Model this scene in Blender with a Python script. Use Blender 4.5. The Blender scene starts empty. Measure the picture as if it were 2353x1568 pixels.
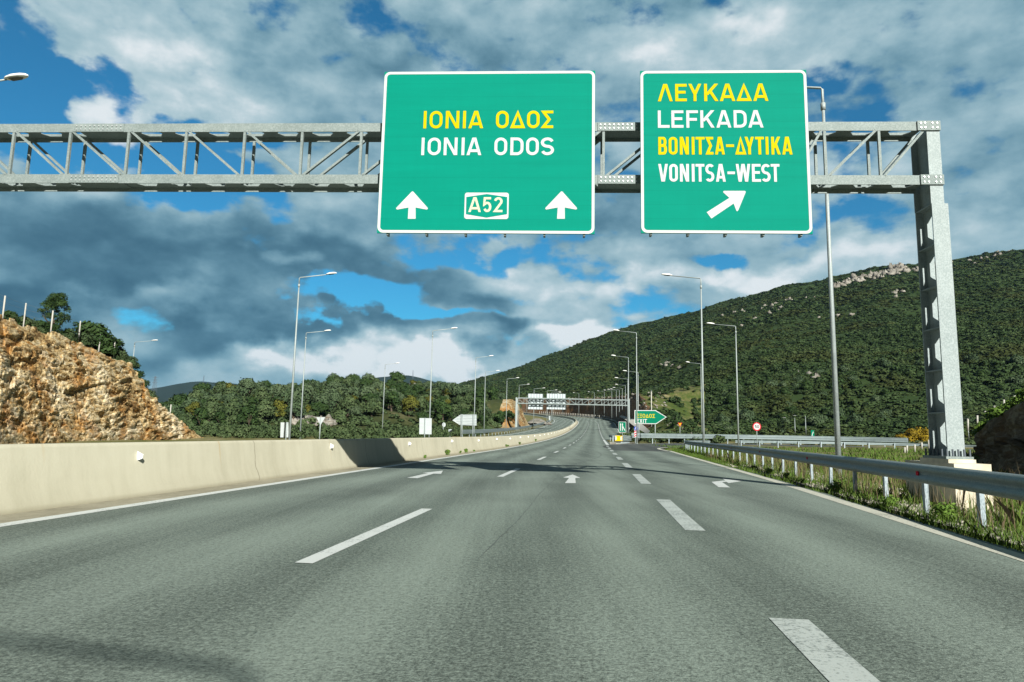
import bpy, math, random
import numpy as np
from mathutils import Matrix, Vector
R_ = math.radians

# ------------------------------------------------------------------ camera
W_PX, F_PX, CXP, CYP = 2353., 1569., 1176.5, 784.      # survey of the photograph (2353 wide)
PITCH, ROLL, EYE = math.atan(212 / 1569.), 0.02, 1.12
fw = np.array([0, math.cos(PITCH), math.sin(PITCH)])
rt = np.array([1., 0, 0]); up = np.cross(rt, fw)
cr, sr = math.cos(ROLL), math.sin(ROLL)
rt, up = cr * rt + sr * up, -sr * rt + cr * up
EYEP = np.array([0, 0, EYE])
sc = bpy.context.scene
col = sc.collection
cam_d = bpy.data.cameras.new('camera'); cam = bpy.data.objects.new('camera', cam_d); col.objects.link(cam)
cam_d.sensor_width = 36; cam_d.lens = 36 * F_PX / W_PX; cam_d.clip_end = 20000; cam_d.clip_start = 0.05
M = Matrix(((rt[0], up[0], -fw[0], 0), (rt[1], up[1], -fw[1], 0), (rt[2], up[2], -fw[2], EYE), (0, 0, 0, 1)))
cam.matrix_world = M
sc.camera = cam


def ray(x, y):
    d = fw + rt * (x - CXP) / F_PX + up * (CYP - y) / F_PX
    return d / d[1]                      # per metre of Y


def gnd(x, y, z=0.):
    d = ray(x, y); return EYEP + d * (z - EYE) / d[2]


def atY(x, y, Y):
    return EYEP + ray(x, y) * Y


# ------------------------------------------------------------------ sun, sky, exposure
SX, SY = -0.61, 1.62                      # shadow run per metre of height
sun_d = bpy.data.lights.new('sun', 'SUN'); sun = bpy.data.objects.new('sun', sun_d); col.objects.link(sun)
sun_d.energy = 5.0; sun_d.angle = R_(0.42); sun_d.color = (1.0, 0.975, 0.89)
sun.rotation_euler = Vector((SX, SY, -1)).to_track_quat('-Z', 'Y').to_euler()
SUN_EL = math.atan2(1, math.hypot(SX, SY)); SUN_AZ = math.atan2(-SX, -SY)
sc.view_settings.view_transform = 'Standard'; sc.view_settings.look = 'None'
EXPO = 0.75; sc.view_settings.exposure = EXPO; sc.view_settings.gamma = 1
world = bpy.data.worlds.new('World'); sc.world = world; world.use_nodes = True
wn = world.node_tree; wn.nodes.clear(); WL = wn.links


def wnode(t, **k):
    n = wn.nodes.new(t)
    for a, b in k.items(): setattr(n, a, b)
    return n


def wmath(op, a, b=None, c=None, clamp=False):
    n = wnode('ShaderNodeMath', operation=op, use_clamp=clamp)
    for i, v in enumerate((a, b, c)):
        if v is None: continue
        if isinstance(v, (int, float)): n.inputs[i].default_value = v
        else: WL.new(v, n.inputs[i])
    return n.outputs[0]


def wvec(op, a, b=None):
    n = wnode('ShaderNodeVectorMath', operation=op)
    for i, v in enumerate((a, b)):
        if v is None: continue
        if isinstance(v, (tuple, list)): n.inputs[i].default_value = v
        else: WL.new(v, n.inputs[i])
    return n


SKY_STR = 0.06
sky = wnode('ShaderNodeTexSky', sky_type='NISHITA', sun_disc=False, sun_elevation=SUN_EL, sun_rotation=SUN_AZ % (2 * math.pi))
sky.air_density = 1.0; sky.dust_density = 0.3; sky.ozone_density = 2.5
tc = wnode('ShaderNodeTexCoord')
sep = wnode('ShaderNodeSeparateXYZ'); WL.new(tc.outputs['Generated'], sep.inputs[0])
az = wmath('ARCTAN2', sep.outputs[0], sep.outputs[1])
el = wmath('ARCSINE', sep.outputs[2])
comb = wnode('ShaderNodeCombineXYZ'); WL.new(az, comb.inputs[0]); WL.new(el, comb.inputs[1])
P0v = comb.outputs[0]


def wnoise(scale, vec, detail=6, rough=.55, dist=0., lac=2.0):
    n = wnode('ShaderNodeTexNoise'); n.inputs['Scale'].default_value = scale; n.inputs['Detail'].default_value = detail
    n.inputs['Roughness'].default_value = rough; n.inputs['Distortion'].default_value = dist; n.inputs['Lacunarity'].default_value = lac
    WL.new(vec, n.inputs['Vector']); return n


def dir_px(x, y):
    d = ray(x, y); d = d / np.linalg.norm(d)
    return math.atan2(d[0], d[1]), math.asin(d[2])


# ragged edges: the blobs are looked up at a noise-shifted direction
warp = wnoise(5.0, wvec('MULTIPLY', P0v, (1, 1.4, 1)).outputs[0], 7, .5)
wsh = wvec('MULTIPLY', wvec('SUBTRACT', warp.outputs['Color'], (.5, .5, .5)).outputs[0], (.36, .24, 0)).outputs[0]
Pw = wvec('ADD', P0v, wsh).outputs[0]


def blobs(lst):
    tot = None
    for (x, y, rx, ry, amp) in lst:
        a, e = dir_px(x, y)
        v = wvec('SUBTRACT', Pw, (a, e, 0)).outputs[0]
        v = wvec('MULTIPLY', v, (F_PX / rx * .86, F_PX / ry, 0)).outputs[0]
        ln = wvec('LENGTH', v).outputs['Value']
        mr = wnode('ShaderNodeMapRange', interpolation_type='SMOOTHSTEP')
        WL.new(ln, mr.inputs[0])
        mr.inputs[1].default_value = 1.45; mr.inputs[2].default_value = 0.15
        mr.inputs[3].default_value = 0; mr.inputs[4].default_value = amp
        tot = mr.outputs[0] if tot is None else wmath('ADD', tot, mr.outputs[0])
    return tot


HOLES = [(90, 262, 210, 44, .9), (440, 258, 150, 36, .6), (650, 300, 110, 34, .45), (440, 365, 110, 60, .7), (10, 200, 60, 120, .5),
         (790, 690, 130, 50, .85), (1080, 596, 250, 30, .5), (1640, 576, 110, 26, .62), (1760, 215, 90, 28, .42), (960, 735, 190, 24, .7),
         (560, 455, 110, 34, .4), (1940, 480, 110, 30, .28), (1240, 690, 120, 30, .3), (450, 590, 90, 30, .25),
         (1900, 350, 90, 40, .2), (1420, 430, 60, 60, .2), (900, 610, 100, 30, .3)]
DARK = [(330, 540, 380, 90, .62), (150, 640, 190, 60, .35), (520, 650, 230, 60, .45), (50, 655, 130, 70, .5), (450, 770, 150, 72, .62), (900, 770, 210, 50, .62), (995, 650, 125, 62, .58),
        (760, 590, 110, 80, .35), (1140, 705, 75, 40, .55), (1180, 772, 60, 24, .55), (760, 160, 150, 110, .26), (915, 95, 70, 60, .34),
        (1390, 480, 170, 70, .5), (2060, 160, 170, 100, .22), (1000, 470, 200, 60, .3), (640, 745, 80, 40, .4), (1250, 110, 250, 60, .1), (2350, 470, 200, 80, .18)]
BRIGHT = [(470, 140, 240, 80, .3), (260, 245, 95, 58, .38), (320, 375, 100, 60, .25), (570, 812, 80, 42, .75), (1012, 862, 62, 42, .8),
          (880, 815, 190, 40, .42), (1330, 788, 110, 30, .9), (1750, 90, 420, 90, .25), (1900, 610, 300, 45, .38), (1420, 640, 330, 40, .36),
          (60, 592, 110, 30, .3), (664, 602, 36, 22, .4), (340, 715, 130, 32, .4), (730, 805, 120, 36, .3), (1300, 730, 160, 40, .2), (2000, 450, 200, 60, .12), (110, 90, 200, 60, .1)]
hole = blobs(HOLES); dark = blobs(DARK); bright = blobs(BRIGHT)
Pp = wvec('MULTIPLY', P0v, (1.4, 2.3, 1)).outputs[0]
nC = wnoise(9.0, wvec('ADD', Pp, (.7, .3, 0)).outputs[0], 10, .52, .0).outputs['Fac']
nA = wnoise(3.6, Pp, 12, .54, .0).outputs['Fac']
nA2 = wnoise(3.6, wvec('ADD', Pp, (-.012, .075, 0)).outputs[0], 9, .54, .0).outputs['Fac']
nC2 = wnoise(9.0, wvec('ADD', Pp, (.692, .334, 0)).outputs[0], 8, .52, .0).outputs['Fac']
nB = wnoise(6.0, wvec('ADD', Pp, (.33, .035, 0)).outputs[0], 10, .55, .0).outputs['Fac']
cov = wmath('ADD', wmath('MULTIPLY', wmath('SUBTRACT', nA, .5), 2.0), .58)
cov = wmath('ADD', cov, wmath('MULTIPLY', wmath('SUBTRACT', nC, .5), 1.7))
cov = wmath('SUBTRACT', cov, hole)
cov = wmath('ADD', cov, wmath('MULTIPLY', dark, .5))
cov = wmath('ADD', cov, wmath('MULTIPLY', bright, .6))
mrk = wnode('ShaderNodeMapRange', interpolation_type='SMOOTHSTEP'); WL.new(cov, mrk.inputs[0]); mrk.inputs[1].default_value = .14; mrk.inputs[2].default_value = .52
mask = wmath('MULTIPLY', mrk.outputs[0], .96)
# overhead and out of view an added flat dark sky cuts the fill light
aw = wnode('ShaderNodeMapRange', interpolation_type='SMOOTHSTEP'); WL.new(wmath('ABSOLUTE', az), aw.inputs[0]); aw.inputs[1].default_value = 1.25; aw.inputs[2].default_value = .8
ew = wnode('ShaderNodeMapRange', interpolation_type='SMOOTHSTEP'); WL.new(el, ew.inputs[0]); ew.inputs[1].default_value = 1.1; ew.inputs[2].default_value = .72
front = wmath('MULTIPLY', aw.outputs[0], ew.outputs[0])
lum = wmath('ADD', wmath('MULTIPLY', wmath('SUBTRACT', nB, .5), .55), .62)
# sunlit tops and shaded bases: density falling off upwards is a lit top
lum = wmath('ADD', lum, wmath('MULTIPLY', wmath('SUBTRACT', nA, nA2), .95))
lum = wmath('ADD', lum, wmath('MULTIPLY', wmath('SUBTRACT', nC, nC2), .42))
lum = wmath('SUBTRACT', wmath('ADD', lum, wmath('MULTIPLY', bright, .75)), wmath('MULTIPLY', dark, .66))
cramp = wnode('ShaderNodeValToRGB'); WL.new(lum, cramp.inputs[0])
cr_ = cramp.color_ramp; cr_.interpolation = 'B_SPLINE'
for i, (p, c) in enumerate(((0.0, (.040, .112, .17)), (.22, (.072, .175, .245)), (.42, (.14, .29, .375)), (.62, (.28, .455, .53)), (.84, (.48, .63, .68)), (1.0, (.86, .9, .92)))):
    e_ = cr_.elements[i] if i < 2 else cr_.elements.new(p)
    e_.position = p; e_.color = (*c, 1)
for e_, (p, c) in zip(sorted(cr_.elements, key=lambda e: e.position), ((0.0, (.040, .112, .17)), (.22, (.072, .175, .245)), (.42, (.14, .29, .375)), (.62, (.28, .455, .53)), (.84, (.48, .63, .68)), (1.0, (.86, .9, .92)))):
    e_.color = (*c, 1)
cl10 = wvec('MULTIPLY', cramp.outputs[0], (1 / SKY_STR / 2 ** EXPO,) * 3).outputs[0]
skyc = wvec('MULTIPLY', sky.outputs[0], (.22, .86, 1.05)).outputs[0]
mixs = wnode('ShaderNodeMix', data_type='RGBA'); WL.new(mask, mixs.inputs[0]); WL.new(skyc, mixs.inputs[6]); WL.new(cl10, mixs.inputs[7])
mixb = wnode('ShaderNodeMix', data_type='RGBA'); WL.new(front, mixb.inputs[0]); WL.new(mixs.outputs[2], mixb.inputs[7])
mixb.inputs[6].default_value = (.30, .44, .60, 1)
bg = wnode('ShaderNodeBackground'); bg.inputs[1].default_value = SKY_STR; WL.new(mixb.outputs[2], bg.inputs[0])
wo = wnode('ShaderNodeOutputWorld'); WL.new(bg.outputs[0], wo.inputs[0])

# ------------------------------------------------------------------ numpy noise
rng = np.random.default_rng(7); random.seed(7)


def _h(ix, iy, iz, seed):
    n = (ix.astype(np.int64) * 374761393 + iy.astype(np.int64) * 668265263 + iz.astype(np.int64) * 2147483647 + seed * 974634) & 0xffffffff
    n = ((n ^ (n >> 13)) * 1274126177) & 0xffffffff
    n = ((n ^ (n >> 16)) * 2246822519) & 0xffffffff
    return ((n ^ (n >> 15)) & 0xffffff) / float(0xffffff)


def vnoise(p, seed=0):
    p = np.asarray(p, float); f = np.floor(p); t = p - f; t = t * t * (3 - 2 * t); i = f.astype(np.int64)
    r = 0
    for dx in (0, 1):
        for dy in (0, 1):
            for dz in (0, 1):
                w = (t[..., 0] if dx else 1 - t[..., 0]) * (t[..., 1] if dy else 1 - t[..., 1]) * (t[..., 2] if dz else 1 - t[..., 2])
                r = r + w * _h(i[..., 0] + dx, i[..., 1] + dy, i[..., 2] + dz, seed)
    return r


def fbm(p, oct=4, seed=0):
    r = 0; a = .5; p = np.asarray(p, float)
    for o in range(oct):
        r = r + a * (vnoise(p, seed + o) - .5); p = p * 2.03; a *= .5
    return r * 2


def cells(p, seed=0):
    """cell value and edge distance of a jittered lattice"""
    p = np.asarray(p, float); i = np.floor(p).astype(np.int64)
    d1 = np.full(p.shape[:-1], 9.); d2 = d1.copy(); v = np.zeros(p.shape[:-1])
    for dx in (-1, 0, 1):
        for dy in (-1, 0, 1):
            for dz in (-1, 0, 1):
                a, b, c = i[..., 0] + dx, i[..., 1] + dy, i[..., 2] + dz
                q = np.stack([a + _h(a, b, c, seed), b + _h(a, b, c, seed + 1), c + _h(a, b, c, seed + 2)], -1)
                d = np.linalg.norm(p - q, axis=-1)
                new = d < d1
                d2 = np.where(new, d1, np.minimum(d2, d)); v = np.where(new, _h(a, b, c, seed + 3), v); d1 = np.where(new, d, d1)
    return v, d2 - d1


# ------------------------------------------------------------------ mesh helpers
def link(o, parent=None):
    col.objects.link(o)
    if parent is not None: o.parent = parent
    return o


def np_mesh(name, V, F, mats, parent=None, smooth=False, uv=None, fmat=None, loc=None, tint=None, nrm=None):
    V = np.asarray(V, np.float32).reshape(-1, 3); F = np.asarray(F, np.int32); k = F.shape[1]
    me = bpy.data.meshes.new(name)
    me.vertices.add(len(V)); me.vertices.foreach_set('co', V.ravel())
    me.loops.add(F.size); me.loops.foreach_set('vertex_index', F.ravel())
    me.polygons.add(len(F)); me.polygons.foreach_set('loop_start', np.arange(0, F.size, k, dtype=np.int32))
    if smooth: me.polygons.foreach_set('use_smooth', np.ones(len(F), bool))
    if fmat is not None: me.polygons.foreach_set('material_index', np.asarray(fmat, np.int32))
    if uv is not None:
        u = me.uv_layers.new(name='UVMap'); u.data.foreach_set('uv', np.asarray(uv, np.float32)[F.ravel()].ravel())
    for m in (mats if isinstance(mats, (list, tuple)) else [mats]): me.materials.append(m)
    me.update(calc_edges=True)
    if tint is not None:
        at = me.attributes.new('tint', 'FLOAT', 'POINT'); at.data.foreach_set('value', np.asarray(tint, np.float32))
    if nrm is not None:
        me.normals_split_custom_set_from_vertices(np.asarray(nrm, np.float32))
    o = bpy.data.objects.new(name, me)
    if loc is not None: o.location = loc
    return link(o, parent)


class MB:
    def __init__(s): s.v = []; s.f = []

    def add(s, V, F):
        b = len(s.v); s.v += [tuple(map(float, p)) for p in V]; s.f += [tuple(b + i for i in f) for f in F]; return s

    def box(s, x0, x1, y0, y1, z0, z1):
        return s.add([(x0, y0, z0), (x1, y0, z0), (x1, y1, z0), (x0, y1, z0), (x0, y0, z1), (x1, y0, z1), (x1, y1, z1), (x0, y1, z1)],
                     [(3, 2, 1, 0), (4, 5, 6, 7), (0, 1, 5, 4), (1, 2, 6, 5), (2, 3, 7, 6), (3, 0, 4, 7)])

    def bar(s, a, b, w, h, upv=(0, 0, 1)):
        """rectangular bar from a to b: w across, h along the up vector"""
        a = np.array(a, float); b = np.array(b, float); d = b - a; d /= np.linalg.norm(d)
        x = np.cross(d, upv); n = np.linalg.norm(x); x = x / n if n > 1e-6 else np.array([1., 0, 0]); z = np.cross(x, d)
        V = []
        for p in (a, b):
            for (i, j) in ((-1, -1), (1, -1), (1, 1), (-1, 1)): V.append(p + x * w / 2 * i + z * h / 2 * j)
        return s.add(V, [(0, 1, 2, 3), (7, 6, 5, 4), (0, 4, 5, 1), (1, 5, 6, 2), (2, 6, 7, 3), (3, 7, 4, 0)])

    def tube(s, pts, rad, n=10, cap=True):
        pts = [np.array(p, float) for p in pts]; rad = rad if isinstance(rad, (list, tuple)) else [rad] * len(pts)
        V = []; F = []
        for i, p in enumerate(pts):
            d = pts[min(i + 1, len(pts) - 1)] - pts[max(i - 1, 0)]; d /= np.linalg.norm(d)
            ref = np.array([0, 1., 0]) if abs(d[2]) > .8 else np.array([0, 0, 1.])
            x = np.cross(ref, d); x /= np.linalg.norm(x); y = np.cross(d, x)
            for k in range(n):
                t = 2 * math.pi * (k + .5) / n; V.append(p + rad[i] * (x * math.cos(t) + y * math.sin(t)))
        for i in range(len(pts) - 1):
            for k in range(n): F.append((i * n + k, i * n + (k + 1) % n, (i + 1) * n + (k + 1) % n, (i + 1) * n + k))
        if cap:
            F.append(tuple(range(n - 1, -1, -1))); m = (len(pts) - 1) * n; F.append(tuple(m + k for k in range(n)))
        return s.add(V, F)

    def prism(s, poly, y0, y1, hole=None):
        """polygon in x,z extruded from y0 to y1"""
        n = len(poly); V = [(p[0], y0, p[1]) for p in poly] + [(p[0], y1, p[1]) for p in poly]
        F = [tuple(range(n)), tuple(range(2 * n - 1, n - 1, -1))] + [(i, n + i, n + (i + 1) % n, (i + 1) % n) for i in range(n)]
        return s.add(V, F)

    def build(s, name, mat, parent=None, smooth=False, loc=None, split=None):
        me = bpy.data.meshes.new(name); me.from_pydata(s.v, [], s.f)
        for m in (mat if isinstance(mat, (list, tuple)) else [mat]): me.materials.append(m)
        if smooth:
            for p in me.polygons: p.use_smooth = len(p.vertices) == 4
        if split is not None: me.polygons.foreach_set('material_index', (np.arange(len(s.f)) >= split).astype(np.int32))
        me.update(); o = bpy.data.objects.new(name, me)
        if loc is not None: o.location = loc
        return link(o, parent)


def tag(o, label=None, cat=None, group=None, kind=None):
    if label: o['label'] = label
    if cat: o['category'] = cat
    if group: o['group'] = group
    if kind: o['kind'] = kind
    return o


def thing(name, label, cat, loc=(0, 0, 0), rz=0., group=None):
    o = bpy.data.objects.new(name, None); o.location = [float(c) for c in loc]; o.rotation_euler = (0, 0, rz); o.empty_display_size = .2
    link(o); return tag(o, label, cat, group)


def copy_tree(o, parent=None):
    c = o.copy(); col.objects.link(c)
    if parent is not None: c.parent = parent
    for ch in list(o.children): copy_tree(ch, c)
    return c


# ------------------------------------------------------------------ materials
def mat(name, base, rough=.8, metal=0., spec=.3):
    m = bpy.data.materials.new(name); m.use_nodes = True
    b = m.node_tree.nodes['Principled BSDF']; b.inputs['Base Color'].default_value = (*base, 1)
    b.inputs['Roughness'].default_value = rough; b.inputs['Metallic'].default_value = metal
    b.inputs['Specular IOR Level'].default_value = spec
    return m


class NT:
    def __init__(s, m): s.t = m.node_tree; s.b = s.t.nodes['Principled BSDF']; s.l = s.t.links

    def n(s, t, **k):
        x = s.t.nodes.new(t)
        for a, b in k.items(): setattr(x, a, b)
        return x

    def co(s, which='Object', scale=(1, 1, 1), rot=(0, 0, 0)):
        if which == 'World': o = s.n('ShaderNodeNewGeometry').outputs['Position']
        else: o = s.n('ShaderNodeTexCoord').outputs[which]
        mp = s.n('ShaderNodeMapping'); mp.inputs['Scale'].default_value = scale; mp.inputs['Rotation'].default_value = rot
        s.l.new(o, mp.inputs[0]); return mp.outputs[0]

    def noise(s, vec, scale, detail=4, rough=.5, dist=0):
        x = s.n('ShaderNodeTexNoise'); x.inputs['Scale'].default_value = scale; x.inputs['Detail'].default_value = detail
        x.inputs['Roughness'].default_value = rough; x.inputs['Distortion'].default_value = dist; s.l.new(vec, x.inputs['Vector']); return x.outputs['Fac']

    def vor(s, vec, scale, feature='F1'):
        x = s.n('ShaderNodeTexVoronoi', feature=feature); x.inputs['Scale'].default_value = scale; s.l.new(vec, x.inputs['Vector']); return x

    def ramp(s, fac, stops, interp='LINEAR'):
        r = s.n('ShaderNodeValToRGB'); s.l.new(fac, r.inputs[0]); e = r.color_ramp; e.interpolation = interp
        while len(e.elements) < len(stops): e.elements.new(.5)
        for x, (p, c) in zip(e.elements, stops): x.position = p
        for x, (p, c) in zip(e.elements, stops): x.position = p; x.color = (*c, 1) if len(c) == 3 else c
        return r.outputs[0]

    def mix(s, fac, a, b, blend='MIX'):
        x = s.n('ShaderNodeMix', data_type='RGBA', blend_type=blend)
        for i, v in ((0, fac), (6, a), (7, b)):
            if isinstance(v, (int, float)): x.inputs[i].default_value = v
            elif isinstance(v, tuple): x.inputs[i].default_value = (*v, 1)
            else: s.l.new(v, x.inputs[i])
        return x.outputs[2]

    def math(s, op, a, b=None, clamp=False):
        x = s.n('ShaderNodeMath', operation=op, use_clamp=clamp)
        for i, v in ((0, a), (1, b)):
            if v is None: continue
            if isinstance(v, (int, float)): x.inputs[i].default_value = v
            else: s.l.new(v, x.inputs[i])
        return x.outputs[0]

    def color(s, c): s.l.new(c, s.b.inputs['Base Color'])

    def bump(s, h, strength=.3, dist=.02):
        x = s.n('ShaderNodeBump'); x.inputs['Strength'].default_value = strength; x.inputs['Distance'].default_value = dist
        s.l.new(h, x.inputs['Height']); s.l.new(x.outputs[0], s.b.inputs['Normal'])


HEAD = math.atan(.123)                     # heading of the motorway, to the right of straight ahead


def asphalt(name, dark, light, tint=1.0):
    m = mat(name, dark, .85, 0, .35); t = NT(m)
    w = t.co('World'); road = t.co('World', (1, .07, 1), (0, 0, HEAD))
    grain = t.noise(w, 55, 2, .8); grain2 = t.noise(w, 24, 3, .75); big = t.noise(w, .35, 5, .6); lane = t.noise(road, 1.1, 5, .62)
    f = t.math('ADD', t.math('MULTIPLY', t.math('SUBTRACT', grain, .5), 2.7), t.math('MULTIPLY', t.math('SUBTRACT', grain2, .5), 2.5))
    f = t.math('ADD', f, t.math('MULTIPLY', t.math('SUBTRACT', big, .5), .9))
    f = t.math('ADD', f, t.math('MULTIPLY', t.math('SUBTRACT', lane, .5), 1.0))
    strk = t.noise(t.co('World', (5.5, .035, 1), (0, 0, HEAD)), 1.0, 4, .6)
    f = t.math('ADD', f, t.math('MULTIPLY', t.math('SUBTRACT', strk, .5), .6))
    sx = t.n('ShaderNodeSeparateXYZ'); t.l.new(t.co('World', (1, 1, 1), (0, 0, HEAD)), sx.inputs[0])
    trk = t.math('COSINE', t.math('MULTIPLY', t.math('ADD', sx.outputs[0], 1.5), 6.2832 / 1.87))
    f = t.math('ADD', f, t.math('MULTIPLY', t.math('MULTIPLY', trk, t.noise(road, .5, 4, .6)), .46))
    f = t.math('ADD', t.math('MULTIPLY', f, .85), .5, True)
    t.color(t.ramp(f, [(0, dark), (1, light)]))
    t.bump(t.math('ADD', grain, grain2), .5, .012)
    return m


M_ROAD = asphalt('asphalt', (.058, .074, .063), (.215, .262, .226))
M_RAMP = asphalt('dark_asphalt', (.03, .036, .034), (.085, .095, .088))
M_CRACK = mat('bitumen', (.075, .088, .080), .7)


def paint(name, c, worn):
    m = mat(name, c, .7); t = NT(m); w = t.co('World')
    f = t.noise(w, 30, 4, .7); g = t.noise(w, 2.2, 3, .6)
    h = t.math('ADD', f, t.math('MULTIPLY', g, .5))
    t.color(t.ramp(h, [(worn - .08, (c[0] * .38, c[1] * .4, c[2] * .4)), (worn + .1, c)])); return m


M_WHITE = paint('road_paint', (.53, .56, .545), .60)
M_CREAMLINE = paint('worn_edge_paint', (.48, .475, .40), .62)


def concrete():
    m = mat('concrete', (.55, .5, .38), .85); t = NT(m); uv = t.co('UV'); w = t.co('World')
    a = t.noise(w, .9, 5, .6); b = t.noise(t.co('UV', (2.2, .25, 1)), 1.6, 6, .65); g = t.noise(w, 25, 3, .6)
    f = t.math('ADD', t.math('MULTIPLY', a, .5), t.math('MULTIPLY', b, .5))
    c = t.ramp(f, [(.3, (.38, .362, .27)), (.52, (.475, .455, .35)), (.72, (.53, .51, .40))])
    c = t.mix(t.math('MULTIPLY', g, .25), c, (.42, .39, .29))
    sx = t.n('ShaderNodeSeparateXYZ'); t.l.new(uv, sx.inputs[0])
    wob = t.math('MULTIPLY', t.math('SUBTRACT', t.noise(uv, 3, 3), .5), .12)
    fr = t.math('FRACT', t.math('MULTIPLY', t.math('ADD', sx.outputs[0], wob), 1 / 7.3))
    gap = t.math('LESS_THAN', fr, .0045)
    c = t.mix(t.math('MULTIPLY', gap, .5), c, (.12, .10, .07))
    st = t.noise(t.co('UV', (3.5, .12, 1)), 2.0, 3, .5)
    c = t.mix(t.ramp(st, [(.66, (0, 0, 0)), (.74, (.5, .5, .5))]), c, (.42, .30, .15))
    low = t.ramp(sx.outputs[1], [(.0, (.55, .55, .55)), (.09, (0, 0, 0)), (.985, (0, 0, 0)), (1, (.0, .0, .0))])
    c = t.mix(low, c, (.30, .27, .19)); t.color(c); t.bump(t.math('ADD', g, a), .25, .01)
    return m


M_CONC = concrete()
M_PED = mat('footing_concrete', (.6, .53, .40), .9)
t = NT(M_PED); f_ = t.noise(t.co('World'), 3, 6, .65); t.color(t.ramp(f_, [(.3, (.46, .42, .32)), (.6, (.66, .6, .47))])); t.bump(f_, .3, .02)


def galv(name, lo, hi, rough=.55, metal=.55, sc_=1.0):
    m = mat(name, lo, rough, metal, .5); t = NT(m); w = t.co('Object')
    a = t.noise(w, 2.2 * sc_, 6, .65); v = t.vor(w, 38 * sc_); b = t.noise(t.co('Object', (.6, 6, 1.5)), 1.4, 4, .6)
    f = t.math('ADD', t.math('MULTIPLY', a, .55), t.math('ADD', t.math('MULTIPLY', v.outputs['Distance'], .35), t.math('MULTIPLY', b, .25)))
    t.color(t.ramp(f, [(.35, lo), (.75, hi)])); r = t.ramp(a, [(.3, (rough - .1,) * 3), (.7, (rough + .15,) * 3)]); t.l.new(r, t.b.inputs['Roughness'])
    return m


M_GALV = galv('galvanised_steel', (.13, .168, .165), (.265, .31, .305), .7, .15)
M_COLUMN = galv('column_steel', (.20, .245, .25), (.36, .415, .42), .7, .15)
M_POLE = galv('pole_steel', (.22, .265, .27), (.38, .43, .43), .6, .2)
M_RAIL = galv('rail_steel', (.13, .17, .18), (.25, .305, .31), .6, .25)
M_POST = galv('rail_post_steel', (.22, .28, .31), (.40, .47, .51), .6, .2)
M_BOLT = mat('bolt_steel', (.72, .75, .76), .35, .5)
M_LAMPW = mat('lamp_housing', (.82, .83, .82), .35)
M_LAMPG = mat('lamp_glass', (.16, .19, .2), .2)
M_YLAMP = mat('yellow_housing', (.75, .68, .08), .4)


def sheet(name, c, var=.10, rough=.45):
    m = mat(name, c, .7, 0, .06); t = NT(m)
    f = t.noise(t.co('Object', (.25, 1, 3.2)), 2.0, 6, .6)
    t.color(t.ramp(f, [(.3, tuple(x * (1 - var) for x in c)), (.7, tuple(min(1, x * (1 + var)) for x in c))])); return m


M_GREEN = sheet('sign_green', (.0, .222, .157), .06); M_GREEN2 = sheet('sign_green_old', (.0, .15, .085))
t = NT(M_GREEN); sx_ = t.n('ShaderNodeSeparateXYZ'); t.l.new(t.co('Object'), sx_.inputs[0])
fr_ = t.math('FRACT', t.math('MULTIPLY', sx_.outputs[2], 1 / .285)); lk = t.b.inputs['Base Color'].links[0]; src = lk.from_socket
t.color(t.mix(t.math('MULTIPLY', t.math('LESS_THAN', fr_, .04), .13), t.mix(t.math('MULTIPLY', t.noise(t.co('Object', (3, 1, .3)), 3, 4, .6), .25), src, (.0, .15, .11)), (.0, .07, .05)))
M_SWHITE = sheet('sign_white', (.52, .53, .54), .04); M_YELLOW = sheet('sign_yellow', (.54, .43, .0), .05)
M_CREAM = sheet('sign_cream', (.56, .55, .40), .05)
M_RED = sheet('sign_red', (.52, .02, .04)); M_BLUE = sheet('sign_blue', (.01, .05, .36)); M_BLACK = mat('sign_black', (.02, .02, .02), .5)
M_SYEL = sheet('cushion_yellow', (.78, .50, .0)); M_GREY = sheet('blank_sign', (.42, .46, .47), .08); M_GREYD = sheet('sign_back_far', (.46, .52, .54), .06)
M_REFL = sheet('reflector_white', (.80, .82, .84), .05)


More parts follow.
